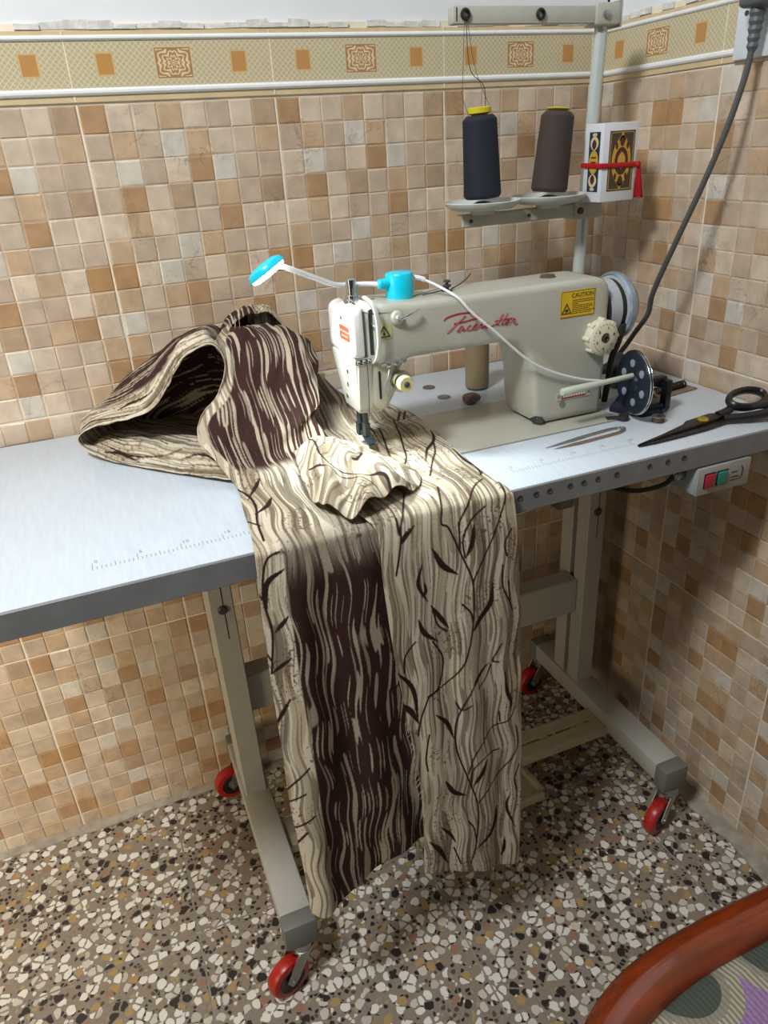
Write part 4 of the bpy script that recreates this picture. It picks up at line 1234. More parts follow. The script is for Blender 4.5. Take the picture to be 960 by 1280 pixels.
# -- the rolled loop at the left of the heap
E0 = [(-.843, -.365, .8815), (-.895, -.307, .8800), (-.955, -.240, .8800), (-1.008, -.176, .8815), (-1.034, -.139, .888), (-1.039, -.135, .905), (-1.023, -.150, .922), (-.985, -.175, .935), (-.944, -.200, .946), (-.918, -.215, .962), (-.895, -.230, .994), (-.875, -.245, 1.028), (-.852, -.250, 1.045), (-.828, -.248, 1.046), (-.815, -.250, 1.027), (-.819, -.260, 1.001), (-.836, -.270, .977), (-.860, -.282, .962), (-.876, -.300, .945), (-.878, -.325, .928), (-.864, -.348, .908)]
E2 = [(-.800, -.22, .884), (-.850, -.17, .884), (-.900, -.11, .884), (-.955, -.075, .885), (-.985, -.055, .890), (-.990, -.05, .905), (-.988, -.055, .925), (-.975, -.06, .945), (-.950, -.065, .968), (-.920, -.075, .992), (-.885, -.085, 1.012), (-.850, -.10, 1.030), (-.815, -.11, 1.040), (-.795, -.12, 1.040), (-.790, -.125, 1.025), (-.785, -.13, .995), (-.785, -.14, .965), (-.795, -.15, .940), (-.805, -.16, .920), (-.815, -.19, .905), (-.820, -.22, .893)]
def midrow(t, bulge):
    out = []
    for k, (a, b) in enumerate(zip(E0, E2)):
        p = np.array(a) * (1 - t) + np.array(b) * t
        f = math.sin(PI * t) * bulge
        if 5 <= k <= 13:
            p += np.array((-.010, 0, .012)) * f
        if k <= 3:
            p[2] = max(p[2], .8805) + .020 * f * (1 if k else .5)
        out.append(tuple(p))
    return out
E3 = [(x + .02, (-.03 if k_ < 5 else min(-.022, y + .05)), .8815 if 5 <= k_ <= 13 else z) for k_, (x, y, z) in enumerate(E2)]
E25 = [(x + .008, min(-.030, y + .035), (.35 * .8815 + .65 * z) if 5 <= k_ <= 13 else z) for k_, (x, y, z) in enumerate(E2)]
rowsE = [E0, midrow(.12, .55), midrow(.35, 1.), midrow(.68, .9), E2, E25, E3]
P = loft(rowsE, 460, 150)
Ucur = arc(P, 1)
Vd = arc(P, 0)
n = normals(P)
disp = .005 * (vnoise(Ucur * 22, Vd * 30, 51) - .5) + .003 * (vnoise(Ucur * 60, Vd * 40, 53) - .5)
P = P + n * disp[..., None]
P[:, :, 2] = np.maximum(P[:, :, 2], .8795)
k = np.linspace(0, 20, 460)[None, :] * np.ones((150, 1))
brown = ramp(Vd + .008 * np.sin(Ucur * 40), .040, .050) * ramp(k, 6, 7.5)
brown = np.maximum(brown, ramp(k, 12.6, 13.2) * ramp(Vd, .018, .026))
st = [(1, [(.10, .05), (.14, .03), (.19, .02), (.24, .025)]), (1.6, [(.18, .012), (.22, .02), (.25, .014)]), (1.4, [(.02, .03), (.06, .045), (.10, .03)]), (1.2, [(.13, .06), (.17, .07), (.2, .06)]), (1, [(.30, .012), (.36, .016), (.42, .010), (.5, .014)]), (1.4, [(.40, .03), (.43, .035), (.47, .028)]), (1, [(.5, .006), (.56, .012), (.62, .008), (.7, .012)])]
C = weave(Vd, Ucur, brown, seg_dist(Ucur, Vd, st, 1.0), 6)
cloth_obj('rolled_loop', P, C, fb)
# -- crumpled fold behind the heap
rowsB = [
    [(-.800, -.150, 1.030), (-.775, -.140, 1.050), (-.745, -.130, 1.056), (-.712, -.120, 1.052), (-.690, -.115, 1.025)],
    [(-.800, -.125, 1.035), (-.772, -.118, 1.058), (-.742, -.110, 1.066), (-.708, -.100, 1.058), (-.685, -.095, 1.020)],
    [(-.798, -.090, 1.015), (-.768, -.080, 1.035), (-.738, -.075, 1.045), (-.705, -.070, 1.030), (-.682, -.068, 1.000)],
    [(-.80, -.055, .93), (-.768, -.05, .94), (-.738, -.05, .94), (-.705, -.05, .93), (-.682, -.05, .92)],
]
P = loft(rowsB, 90, 80)
Ucur = arc(P, 1); Vd = arc(P, 0)
P = P + normals(P) * (.008 * (vnoise(Ucur * 60, Vd * 70, 61) - .5))[..., None]
C = weave(Ucur, Vd, 1 - ramp(Ucur, .075, .085), None, 8)
cloth_obj('back_fold', P, C, fb)
# frayed threads along the hems
m = MB()
rr = random.Random(3)
for k in range(70):
    t = rr.random()
    if rr.random() < .55:
        p = Vector((-.866 + .21 * t, -.585 - .004 * rr.random(), .258 + .064 * t))
    else:
        p = Vector((-.683 + .176 * t, -.588, .256 - .078 * t))
    q = p + Vector((rr.uniform(-.004, .004), rr.uniform(-.003, .003), -rr.uniform(.003, .011)))
    m.tube([p + Vector((0, 0, .003)), (p + q) / 2 + Vector((rr.uniform(-.002, .002), 0, 0)), q], .00035, 4, 2)
for k in range(26):
    t = rr.random()
    x = -.700 + .016 * rr.random(); z = .60 - .18 * t
    x = -.6985 + (.60 - z) * .1
    p = Vector((x, -.592, z)); q = p + Vector((-rr.uniform(.002, .008), -.001, -rr.uniform(.002, .012)))
    m.tube([p, (p + q) / 2 + Vector((0, 0, .002)), q], .0004, 4, 2)
for p in ((-.785, -.20, 1.047), (-.782, -.19, 1.047), (-.778, -.2, 1.046)):
    p = Vector(p); m.tube([p, p + Vector((.001, 0, .012)), p + Vector((rr.uniform(-.003, .003), 0, .022))], .0005, 4, 3)
fr = m.build('frayed_threads', mat('loose_thread', 'a3927a', rough=.9), fb)
fr['kind'] = 'stuff'
# ------------------------------------------------------------------ thread stand
M_STAND = mat('pale_grey_enamel', 'b5b4a8', rough=.4, noise=.05)
M_POLE = mat('pale_pole', 'c6cfcb', rough=.3, metal=.2)
M_DISH = mat('frosted_dish', 'c8cdc6', rough=.35)
YS = -.165
ts = thing('thread_stand', 'tall pale grey two-arm thread stand rising behind the sewing machine', 'thread stand', (-.135, YS, ZT))
m = MB()
m.cyl((-.150, YS + .012, ZT), (-.1385, YS + .012, 1.156), .0105, seg=20)
m.cyl((-.1385, YS + .012, 1.156), (-.125, YS + .012, 1.464), .0105, seg=20)
m.lathe((-.150, YS + .012, ZT), (0, 0, 1), [(0, 0), (.026, 0), (.026, .004), (.016, .008), (.016, .018), (.0105, .020)], 24)
m.build('pole', M_POLE, ts)
m = MB()
m.box((-.395, YS - .003, 1.4365), (-.128, YS + .0015, 1.4590), .002, 2)
m.box((-.398, YS - .003, 1.4360), (-.388, YS + .016, 1.4595), .003, 2)
m.box((-.395, YS - .003, 1.4360), (-.128, YS + .012, 1.4385), .001, 1)
ta = m.build('top_arm', M_STAND, ts)
m = MB(); m.box((-.150, YS - .008, 1.433), (-.102, YS + .030, 1.463), .004, 2)
tc_ = m.build('top_clamp', M_STAND, ts)
m = MB(); m.lathe((-.133, YS - .008, 1.447), (0, -1, 0), [(.006, 0), (.006, .004), (.0035, .005), (0, .0045)], 14); m.build('clamp_screw', M_ZINC, tc_)
m = MB(); m.box((-.106, YS - .010, 1.430), (-.1035, YS + .030, 1.466), .0008, 1); m.build('clamp_plate', M_ZINC, tc_)
for x in (-.3785, -.250):
    m = MB()
    m.lathe((x, YS - .003, 1.4478), (0, -1, 0), [(.0040, .0), (.0078, 0), (.0082, .002), (.0070, .004), (.0048, .004), (.0040, .002)], 24)
    m.build('guide_ring', M_BLACK, ta)
m = MB()
m.box((-.386, YS - .003, 1.1555), (-.128, YS + .0015, 1.1745), .0015, 1)
m.box((-.386, YS - .003, 1.1730), (-.128, YS + .014, 1.1750), .0008, 1)
la = m.build('lower_arm', M_STAND, ts)
for x in (-.370, -.260):
    m = MB(); m.lathe((x, YS - .003, 1.165), (0, -1, 0), [(.003, 0), (.003, .0015), (0, .002)], 12); m.build('arm_screw', M_DARKHOLE, la)
m = MB(); m.box((-.170, YS - .007, 1.150), (-.114, YS + .030, 1.178), .003, 2)
lc = m.build('lower_clamp', M_STAND, ts)
m = MB(); m.lathe((-.160, YS - .007, 1.164), (0, -1, 0), [(.0055, 0), (.0055, .003), (.003, .004), (0, .0035)], 14); m.build('clamp_screw', M_DARKHOLE, lc)
for x in (-.348, -.222):
    m = MB()
    m.lathe((x, YS - .002, 1.174), (0, 0, 1), [(0, .006), (.012, .006), (.014, .000), (.020, .000), (.022, .0095), (.050, .0105), (.0590, .0165), (.0615, .0205), (.0622, .0195), (.0600, .0145), (.0500, .008), (.024, .0065), (0, .006)][2:-1] , 40)
    m.lathe((x, YS - .002, 1.174), (0, 0, 1), [(.022, .0095), (.016, .0165), (.008, .0195), (0, .0200)], 20)
    m.build('spool_dish', M_DISH, ts)

def thread_cone(name, label, col, x, tilt, rb, rt, h, tube, neck):
    base = Vector((x, YS - .002, 1.1965))
    c = thing(name, label, 'thread', base, 'thread cones on the stand')
    ax = Vector((math.sin(tilt), 0, math.cos(tilt)))
    m = MB()
    n = 40
    prof = [(.004, 0), (rb - .003, 0), (rb, .004)] + [(rb + (rt - rb) * k / n + (.0004 if k % 2 else 0), .004 + (h - .010) * k / n) for k in range(1, n)] + [(rt, h - .006), (rt - .006, h), (.010, h)]
    m.lathe(base + ax * .002, ax, prof, 36)
    m.build('wound_thread', mat(name + '_' + 'wound', col, rough=.75, noise=.25, nscale=300, stretch=(1, 1, 6), bump=.4, bscale=700), c, smooth=60)
    m = MB()
    m.lathe(base + ax * .002, ax, [(.012, -.001), (.012, h), (.0135, h + .001), (rt - .008, h + .003), (rt - .0075, h + neck), (rt - .0095, h + neck + .001), (rt - .011, h + .002), (.008, h + .002)], 28)
    m.build('yellow_core', mat('yellow_core', 'd3c422', rough=.4), c)
    return c, base + ax * (h + neck)
c1, t1 = thread_cone('thread_cone', 'tall cone of black-navy thread with a yellow tip on the left dish of the stand', '121a2b', -.348, -.05, .0300, .0265, .119, 1, .010)
c2, t2 = thread_cone('thread_cone', 'tall cone of dark brown thread leaning on the right dish of the stand', '3f342f', -.222, .10, .0300, .0262, .119, 1, .004)
m = MB()
m.tube([t1 + Vector((.010, 0, -.008)), t1 + Vector((.006, -.004, .03)), Vector((-.372, YS - .005, 1.38)), Vector((-.3785, YS - .005, 1.447))], .0006, 5, 6)
m.tube([t1 + Vector((-.020, -.012, -.02)), t1 + Vector((-.030, 0, .02)), Vector((-.385, YS - .006, 1.36)), Vector((-.3805, YS - .005, 1.447))], .0004, 5, 6)
m.tube([Vector((-.3770, YS - .005, 1.447)), Vector((-.366, YS - .01, 1.38)), t1 + Vector((.014, -.01, .0))], .0004, 5, 6)
m.build('loose_thread', mat('dark_thread', '3a3a3a', rough=.8), c1)

# ------------------------------------------------------------------ small ornate box tied with a red ribbon
M_WBOX = mat('white_card', 'dcdfe4', rough=.5)
bx0, bx1, by0, by1, bz0, bz1 = -.1590, -.0915, -.2220, -.1735, 1.1785, 1.2955
bx = thing('ornate_box', 'small white box with gold oval ornament on dark panels tied with a red tasselled ribbon', 'box', ((bx0 + bx1) / 2, (by0 + by1) / 2, bz0))
m = MB(); m.box((bx0, by0, bz0), (bx1, by1, bz1), .0015, 2)
m.build('carton', M_WBOX, bx)
M_DK = mat('dark_bronze_panel', '4a3f36', rough=.5, noise=.1, nscale=200)
M_NAVY = mat('navy_panel', '23324a', rough=.5)
M_GOLD = mat('gold_print', 'c9a23a', rough=.45)
M_PLUM = mat('plum_print', '51262a', rough=.5)
M_CRM = mat('cream_print', 'd8c79a', rough=.5)
m = MB()
fx0, fx1, fz0, fz1 = bx0 + .012, bx1 - .006, bz0 + .016, bz1 - .012
m.box((fx0, by0 - .0004, fz0), (fx1, by0 + .001, fz1))
fp = m.build('front_panel', M_DK, bx, smooth=None)
fcx, fcz = (fx0 + fx1) / 2, (fz0 + fz1) / 2
def oval(m, cx, cz, a, b, d, y, n=28, pinch=0.):
    P = []
    for k in range(n):
        t = 2 * PI * k / n
        q = 1 - pinch * abs(math.sin(t)) ** 3
        P.append((cx + a * math.cos(t) * q, y, cz + b * math.sin(t)))
    m.prism(P, (0, -d, 0))
m = MB()
for lo, hi in (((fx0 + .002, fz0 + .002), (fx0 + .003, fz1 - .002)), ((fx1 - .003, fz0 + .002), (fx1 - .002, fz1 - .002)), ((fx0 + .002, fz0 + .002), (fx1 - .002, fz0 + .003)), ((fx0 + .002, fz1 - .003), (fx1 - .002, fz1 - .002))):
    m.box((lo[0], by0 - .0007, lo[1]), (hi[0], by0, hi[1]))
oval(m, fcx, fcz, .0185, .038, .0004, by0 - .0004, pinch=.45)
for s in (-1, 1):
    m.prism([(fcx - .007, by0 - .0004, fcz + s * .030), (fcx + .007, by0 - .0004, fcz + s * .030), (fcx, by0 - .0004, fcz + s * .043)], (0, -.0004, 0))
m.build('gold_ornament', M_GOLD, fp, smooth=None)
m = MB()
oval(m, fcx, fcz, .0130, .0205, .0004, by0 - .0008)
for s in (-1, 1):
    oval(m, fcx, fcz + s * .0285, .0045, .0070, .0004, by0 - .0008, pinch=.5)
for s in (-1, 1):
    for q in (-1, 1):
        oval(m, fcx + q * .0105, fcz + s * .0225, .0022, .0050, .0004, by0 - .0008)
m.build('plum_medallion', M_PLUM, fp, smooth=None)
m = MB(); oval(m, fcx, fcz + .001, .0075, .0125, .0004, by0 - .0012, pinch=.5)
m.build('gold_centre', M_GOLD, fp, smooth=None)
m = MB()
sy0, sy1 = by0 + .008, by1 - .012
m.box((bx0 - .0004, sy0, fz0), (bx0 + .001, sy1, fz1))
sp_ = m.build('side_panel', M_NAVY, bx, smooth=None)
scy = (sy0 + sy1) / 2
def oval_x(m, cy, cz, a, b, d, x, n=24, pinch=0.):
    P = []
    for k in range(n):
        t = 2 * PI * k / n
        P.append((x, cy + a * math.cos(t) * (1 - pinch * abs(math.sin(t)) ** 3), cz + b * math.sin(t)))
    m.prism(P, (-d, 0, 0))
m = MB()
oval_x(m, scy, fcz, .0120, .0175, .0004, bx0 - .0004)
m.build('gold_ornament', M_GOLD, sp_, smooth=None)
for s in (-1, 1):
    m = MB()
    oval_x(m, scy, fcz + s * .028, .0105, .0110, .0004, bx0 - .0004, pinch=.5)
    oval_x(m, scy, fcz + s * .0405, .0060, .0025, .0004, bx0 - .0004)
    m.build('cream_ornament', M_CRM, sp_, smooth=None)
m = MB()
for s in (-1, 1):
    oval_x(m, scy, fcz + s * .026, .0055, .0075, .0004, bx0 - .0008, pinch=.5)
for k in (-1, 0, 1):
    oval_x(m, scy, fcz + k * .007, .0075, .0012, .0004, bx0 - .0008)
m.build('plum_ornament', M_PLUM, sp_, smooth=None)
M_RIB = mat('red_ribbon', 'b3121c', rough=.6, noise=.2, nscale=400)
m = MB()
zr = bz0 + .055
loop = [(bx0 - .002, by1 + .003, zr + .001), (bx0 - .002, by0 - .002, zr), (bx1 + .002, by0 - .002, zr - .001), (bx1 + .002, by1 + .003, zr)]
m.tube(loop, .0040, 8, 1, closed=True, flat=(.45, 1))
m.tube([(p[0], p[1], p[2] + .002) for p in loop], .0016, 6, 1, closed=True)
m.tube([(bx1 + .003, by0 - .002, zr), (bx1 + .006, by0 - .001, zr - .008), (bx1 + .008, by0, zr - .016)], .0035, 8, 4)
m.sphere((bx1 + .002, by0 - .003, zr - .001), .0055, (1, .8, 1), 12)
rb = m.build('red_ribbon', M_RIB, bx)
m = MB()
rr = random.Random(4)
for k in range(36):
    a = rr.uniform(0, 2 * PI); r = rr.uniform(.1, 1)
    p0 = Vector((bx1 + .0075 + .0030 * r * math.cos(a), by0 + .0030 * r * math.sin(a), zr - .010))
    p2 = Vector((bx1 + .0115 + .0085 * r * math.cos(a), by0 + .0060 * r * math.sin(a), zr - .049 - rr.uniform(0, .005)))
    m.tube([p0, (p0 * .55 + p2 * .45) + Vector((-.0005, 0, 0)), p2], .0011, 5, 3)
m.build('tassel', M_RIB, rb)

# ------------------------------------------------------------------ clip-on work lamp
M_CYAN = mat('cyan_plastic', '0cd2ee', rough=.3)
M_WPL = mat('white_plastic', 'e6e8ea', rough=.35)
lp = thing('work_lamp', 'small cyan and white gooseneck lamp standing on top of the sewing machine', 'lamp', (-.574, -.338, 1.0925))
m = MB()
m.lathe((-.574, -.338, 1.0931), (0, 0, 1), [(0, 0), (.0190, 0), (.0195, .002), (.0195, .031), (.0180, .0335), (.0165, .034), (0, .034)], 36)
m.lathe((-.588, -.340, 1.1145), (-1, -.03, 0), [(.0070, 0), (.0070, .017), (.0055, .019), (0, .019)], 16)
m.build('base', M_CYAN, lp)
HC = Vector((-.7640, -.360, 1.1535)); HN = Vector((.50, -.22, -.84)).normalized()
m = MB()
m.tube([(-.603, -.3395, 1.1145), (-.620, -.327, 1.1150), (-.642, -.3195, 1.1155), (-.665, -.327, 1.1195), (-.700, -.345, 1.1355), (-.735, -.360, 1.1520), (-.752, -.360, 1.1580)], .0036, 10, 6)
m.build('gooseneck', M_WPL, lp)
m = MB()
m.lathe(HC, HN, [(0, -.0085), (.016, -.0080), (.0245, -.0040), (.0270, .0010), (.0270, .0035), (.0245, .0035), (0, .003)], 36)
m.build('lamp_shade', M_CYAN, lp)
m = MB()
m.lathe(HC, HN, [(.0245, .0032), (.0235, .0065), (.018, .0085), (0, .0095)], 32)
m.build('diffuser', mat('lit_diffuser', 'ffffff', rough=.4, emit='ffffff', estr=22), lp)
m = MB()
m.tube([(-.555, -.340, 1.1185), (-.545, -.345, 1.1165), (-.540, -.348, 1.114)], .0034, 8, 4)
m.build('cord_sleeve', M_WPL, lp)
m = MB()
m.tube([(-.542, -.347, 1.115), (-.527, -.362, 1.1065), (-.508, -.386, 1.0915), (-.492, -.3935, 1.0720), (-.456, -.398, 1.040), (-.402, -.397, .9925), (-.356, -.394, .9655), (-.300, -.391, .9440), (-.262, -.391, .9350), (-.244, -.388, .930), (-.236, -.372, .922), (-.236, -.345, .912), (-.235, -.300, .893), (-.234, -.235, .8775)], .0019, 8, 8)
m.build('cord', M_WPL, lp)
sp = bpy.data.lights.new('lamp_glow', 'SPOT'); sp.energy = 8.5; sp.spot_size = math.radians(100); sp.spot_blend = .9; sp.shadow_soft_size = .022; sp.color = (.86, .97, 1)
so = bpy.data.objects.new('lamp_glow', sp); COL.objects.link(so)
so.location = HC + HN * .013; so.rotation_euler = HN.to_track_quat('-Z', 'Y').to_euler()

# ------------------------------------------------------------------ bobbin winder beside the pulley
M_NAVYM = mat('blue_black_enamel', '1c2634', rough=.3, noise=.1)
bw = thing('bobbin_winder', 'blue-black bobbin winder with a round disc and pale spindle right of the machine', 'bobbin winder', (-.20, -.40, ZT))
m = MB()
m.prism([(-.232, -.380, ZT), (-.205, -.430, ZT), (-.168, -.432, ZT), (-.150, -.425, ZT), (-.128, -.36, ZT), (-.17, -.33, ZT)], (0, 0, .009), .002, 2)
m.prism([(-.222, -.402, ZT + .006), (-.200, -.421, ZT + .006), (-.160, -.428, ZT + .006), (-.142, -.40, ZT + .006), (-.175, -.385, ZT + .006)], (0, 0, .010), .003, 2)
m.build('base', M_NAVYM, bw)
m = MB()
m.box((-.163, -.430, ZT + .004), (-.152, -.416, .928), .002, 2)
m.box((-.205, -.418, .918), (-.152, -.405, .932), .003, 2)
m.tube([(-.158, -.42, .92), (-.17, -.37, .912), (-.18, -.34, .905)], .006, 8, 4)
m.build('bracket', mat('black_enamel', '15161a', rough=.35), bw)
wc = Vector((-.2270, -.4255, .9345)); WA = Vector((.985, -.17, 0)).normalized()
m = MB()
m.lathe(wc, WA, [(0, -.004), (.012, -.004), (.014, .0), (.040, .0), (.0475, -.002), (.0490, .001)], 44)
m.lathe(wc, WA, [(.0490, .004), (.040, .006), (.014, .008), (0, .008)], 44)
dsk = m.build('disc', M_NAVYM, bw)
m = MB()
m.lathe(wc, WA, [(.0475, .0015), (.0482, .0025), (.0475, .0035)], 44)
m.build('tyre_groove', M_RUBBER, dsk)
m = MB()
m.lathe(wc, WA, [(.0488, .0), (.0500, .0008), (.0488, .0016)], 44)
m.lathe(wc, WA, [(.0488, .0034), (.0500, .0042), (.0488, .005)], 44)
m.build('bright_rim', M_CHROME, dsk)
m = MB()
for k in range(6):
    a = 2 * PI * k / 6 + .35
    m.lathe(wc - WA * .0012 + Vector((WA.y * -.030 * math.cos(a), WA.x * .030 * math.cos(a), .030 * math.sin(a))), -WA, [(.0060, -.001), (.0060, .0006), (.0045, .0010), (0, .0004)], 16)
m.build('disc_hole', mat('pale_hole', '8b959b', rough=.5), dsk)
m = MB()
m.lathe(wc + Vector((-.003, 0, .012)), (-1, -.02, -.03), [(.0040, 0), (.0042, .060), (.0055, .085), (.0060, .110), (.0058, .128), (.0045, .130), (0, .130)], 16)
m.build('spindle', mat('pale_green_white_metal', 'bfc6b2', rough=.4), bw)
m = MB()
m.lathe((-.135, -.275, .905), (.9, -.35, 0), [(0, -.004), (.022, -.004), (.030, 0), (.030, .006), (.022, .010), (0, .010)], 28)
m.cyl((-.165, -.262, .905), (-.110, -.285, .905), .007)
m.box((-.150, -.290, ZT), (-.122, -.262, .895), .003, 1)
m.build('drive_wheel', mat('grey_green_iron', '4a5350', rough=.5), bw)
m = MB()
m.box((-.165, -.345, .906), (-.128, -.318, .918), .003, 2)
m.tube([(-.160, -.335, .907), (-.185, -.345, .905), (-.198, -.375, .915)], .005, 8, 4)
m.build('lever', M_ZINC, bw)

# ------------------------------------------------------------------ things lying on the table
def bobbin(loc):
    t = thing('bobbin', 'small metal bobbin of brown thread lying on its flange in front of the winder', 'bobbin', loc)
    m = MB()
    m.lathe(loc, (0, 0, 1), [(.003, 0), (.0105, 0), (.0105, .0012), (.004, .0012)], 24)
    m.lathe(loc, (0, 0, 1), [(.004, .0088), (.0105, .0088), (.0105, .0100), (.003, .0100), (.003, .007)], 24)
    m.build('flanges', M_ZINC, t)
    m = MB(); m.lathe(loc, (0, 0, 1), [(.003, .001), (.0090, .0013), (.0093, .005), (.0090, .0087), (.003, .009)], 24)
    m.build('wound_thread', mat('brown_thread', '5e4031', rough=.8), t)
    return t
bobbin((-.198, -.4565, ZT))
# spring wire coil on a little brown plate
cp = thing('coil_plate', 'thin brown plate with a row of dark wire coils behind the winder', 'metal plate', (-.085, -.352, ZT))
m = MB(); m.box((-.125, -.370, ZT), (-.035, -.335, ZT + .003), .001, 1, rot=RZ(math.radians(8)))
m.build('plate', mat('brown_plate', '7d6650', rough=.6, noise=.2), cp)
m = MB()
P = []
for k in range(97):
    a = k / 8 * 2 * PI / 1.0
    P.append(Vector((-.118 + .070 * k / 96, -.357 + .009 * k / 96 + .0055 * math.cos(a), ZT + .0090 + .0055 * math.sin(a))))
m.tube(P, .0016, 6, 1)
m.build('coil', mat('dark_spring', '2e2620', rough=.4, metal=.5), cp)

# thread snips
sn = thing('thread_snips', 'silver thread snips lying open along the table front before the machine', 'snips', (-.335, -.466, ZT))
a0 = Vector((-.268, -.457, ZT + .002))
for s, nm in ((1, 'upper_blade'), (-1, 'lower_blade')):
    m = MB()
    def P(x, off):
        return Vector((x, -.4570 + (x + .268) * .085 + s * off, ZT + .0015))
    m.tube([P(-.268, .0005), P(-.271, .0060), P(-.285, .0090), P(-.315, .0088), P(-.345, .0080)], .0030, 8, 5, flat=(1, .8))
    pts = [P(-.332, .0120), P(-.356, .0110), P(-.405 - .004 * s, .0052), P(-.365, .0035), P(-.336, .0045)]
    m.prism([(p.x, p.y, ZT + .0008) for p in (pts if s > 0 else pts[::-1])], (0, 0, .0016), .0005, 1)
    b_ = m.build('blade', M_ZINC if s > 0 else mat('bronze_steel', 'a08a78', rough=.35, metal=.7), sn)
m = MB()
m.tube([Vector((-.268, -.4510, ZT + .002)), Vector((-.2635, -.4570, ZT + .002)), Vector((-.268, -.4630, ZT + .002))], .0026, 8, 6)
m.build('spring_bow', M_ZINC, sn)

# tailor's shears reaching over the table's front corner
M_SHR = mat('dark_forged_steel', '33302d', rough=.38, metal=.55, noise=.15, nscale=60)
M_SHB = mat('black_painted_handle', '1d1b1c', rough=.35)
sh = thing('tailor_shears', 'large black tailor shears with a brass pivot at the table corner by the wall', 'scissors', (-.155, -.51, ZT))
za = ZT + .006
m = MB()
m.prism([(-.2950, -.5255, ZT + .001), (-.240, -.5130, ZT + .002), (-.190, -.5000, ZT + .004), (-.180, -.4935, ZT + .005), (-.130, -.4890, ZT + .007), (-.112, -.4990, ZT + .008), (-.128, -.5110, ZT + .007), (-.175, -.5150, ZT + .005), (-.235, -.5200, ZT + .003)], (0, 0, .0045), .0012, 2)
bl = m.build('upper_blade', M_SHR, sh)
m = MB()
m.prism([(-.2945, -.5270, ZT + .0005), (-.235, -.5180, ZT + .0005), (-.175, -.5110, ZT + .0015), (-.120, -.5040, ZT + .0035), (-.112, -.5180, ZT + .0035), (-.165, -.5255, ZT + .0015), (-.215, -.5280, ZT + .0005), (-.262, -.5290, ZT + .0005)], (0, 0, .0032), .001, 2)
m.build('lower_blade', M_SHR, sh)
m = MB()
m.lathe((-.1560, -.5040, ZT + .0095), (.02, 0, 1), [(.0090, 0), (.0090, .0022), (.0075, .0035), (0, .0036)], 24)
m.box((-.1635, -.5047, ZT + .0128), (-.1485, -.5033, ZT + .0133))
m.build('pivot_screw', mat('brass_pivot', 'c0a532', rough=.3, metal=.75), sh)
m = MB()
# upper ring handle
m.tube([(-.122, -.500, ZT + .010), (-.108, -.502, ZT + .014), (-.096, -.500, ZT + .018)], [.0085, .0080, .0070], 10, 5, flat=(1, .7))
ring = []
for k in range(22):
    a = 2 * PI * k / 22
    ring.append((-.061 + .0385 * math.cos(a), -.494 + .0190 * math.sin(a) + .006 * math.cos(a), ZT + .024 + .006 * math.sin(a)))
m.tube(ring, .0062, 10, 3, closed=True, flat=(.8, 1.1))
m.build('ring_handle', M_SHB, sh)
m = MB()
m.tube([(-.122, -.511, ZT + .007), (-.100, -.522, ZT + .009), (-.075, -.533, ZT + .012), (-.050, -.540, ZT + .016), (-.022, -.545, ZT + .020)], [.0085, .0082, .0085, .0098, .0105], 10, 6, flat=(1.1, .75))
m.tube([(-.085, -.508, ZT + .018), (-.062, -.519, ZT + .020), (-.040, -.527, ZT + .022), (-.020, -.530, ZT + .023)], [.005, .007, .010, .010], 10, 5, flat=(1.2, .7))
m.build('long_handle', M_SHB, sh)

# spool behind the arm
so2 = thing('thread_spool', 'olive-beige spool of thread standing on the table behind the machine arm', 'thread', (-.349, -.150, ZT))
m = MB()
m.lathe((-.349, -.150, ZT), (0, 0, 1), [(0, .004), (.0210, .004), (.0215, .008)] + [(.0215 + (.0003 if k % 2 else 0), .008 + .09 * k / 30) for k in range(31)] + [(.0195, .101), (.008, .102), (0, .102)], 32)
m.build('wound_thread', mat('olive_beige_thread', '86765a', rough=.5, noise=.2, nscale=200, stretch=(1, 1, 8)), so2, smooth=60)
m = MB(); m.lathe((-.349, -.150, ZT), (0, 0, 1), [(0, 0), (.0190, 0), (.0205, .002), (.0205, .0045), (0, .0045)], 32)
m.build('green_base', mat('dark_green_plastic', '1f4a40', rough=.4), so2)
for nm, lb, x, y, c, c2 in (('disc', 'flat round dark brown disc on the white table behind the machine', -.424, -.101, '5d5142', 0), ('disc', 'flat round grey metal disc on the table beside the brown stone', -.426, -.168, '7f8584', .5)):
    m = MB()
    m.lathe((x, y, ZT), (0, 0, 1), [(0, 0), (.0112, 0), (.0118, .0006), (.0118, .0014), (.0108, .0020), (.0095, .0016), (0, .0017)], 30)
    m.lathe((x, y, ZT + .0015), (0, 0, 1), [(.004, 0), (.0045, .0006), (.0052, 0)], 20)
    o = m.build(nm, mat('disc_' + c, c, rough=.45, metal=c2, noise=.25, nscale=200), None)
    tag(o, lb, 'coin')
m = MB()
m.sphere((0, 0, 0), 1, (.0165, .0115, .0085), 24)
for v in m.bm.verts:
    k = 1 + .10 * math.sin(v.co.x * 210 + 1) * math.cos(v.co.y * 260) + .06 * math.sin(v.co.z * 400 + v.co.x * 150)
    v.co = Vector((math.copysign(abs(v.co.x / .0165) ** .75 * .0165, v.co.x), math.copysign(abs(v.co.y / .0115) ** .8 * .0115, v.co.y), math.copysign(abs(v.co.z / .0085) ** .7 * .0085, v.co.z))) * k
zm = min(v.co.z for v in m.bm.verts)
m.bm.transform(T((-.400, -.222, ZT - zm)) @ RZ(math.radians(12)) @ Matrix.Scale(1.0, 4))
tag(m.build('stone', mat('brown_stone', '8a7260', rough=.75, noise=.3, nscale=150, bump=.5, bscale=300), None), 'smooth brown stone on the table beside the machine bed', 'stone')

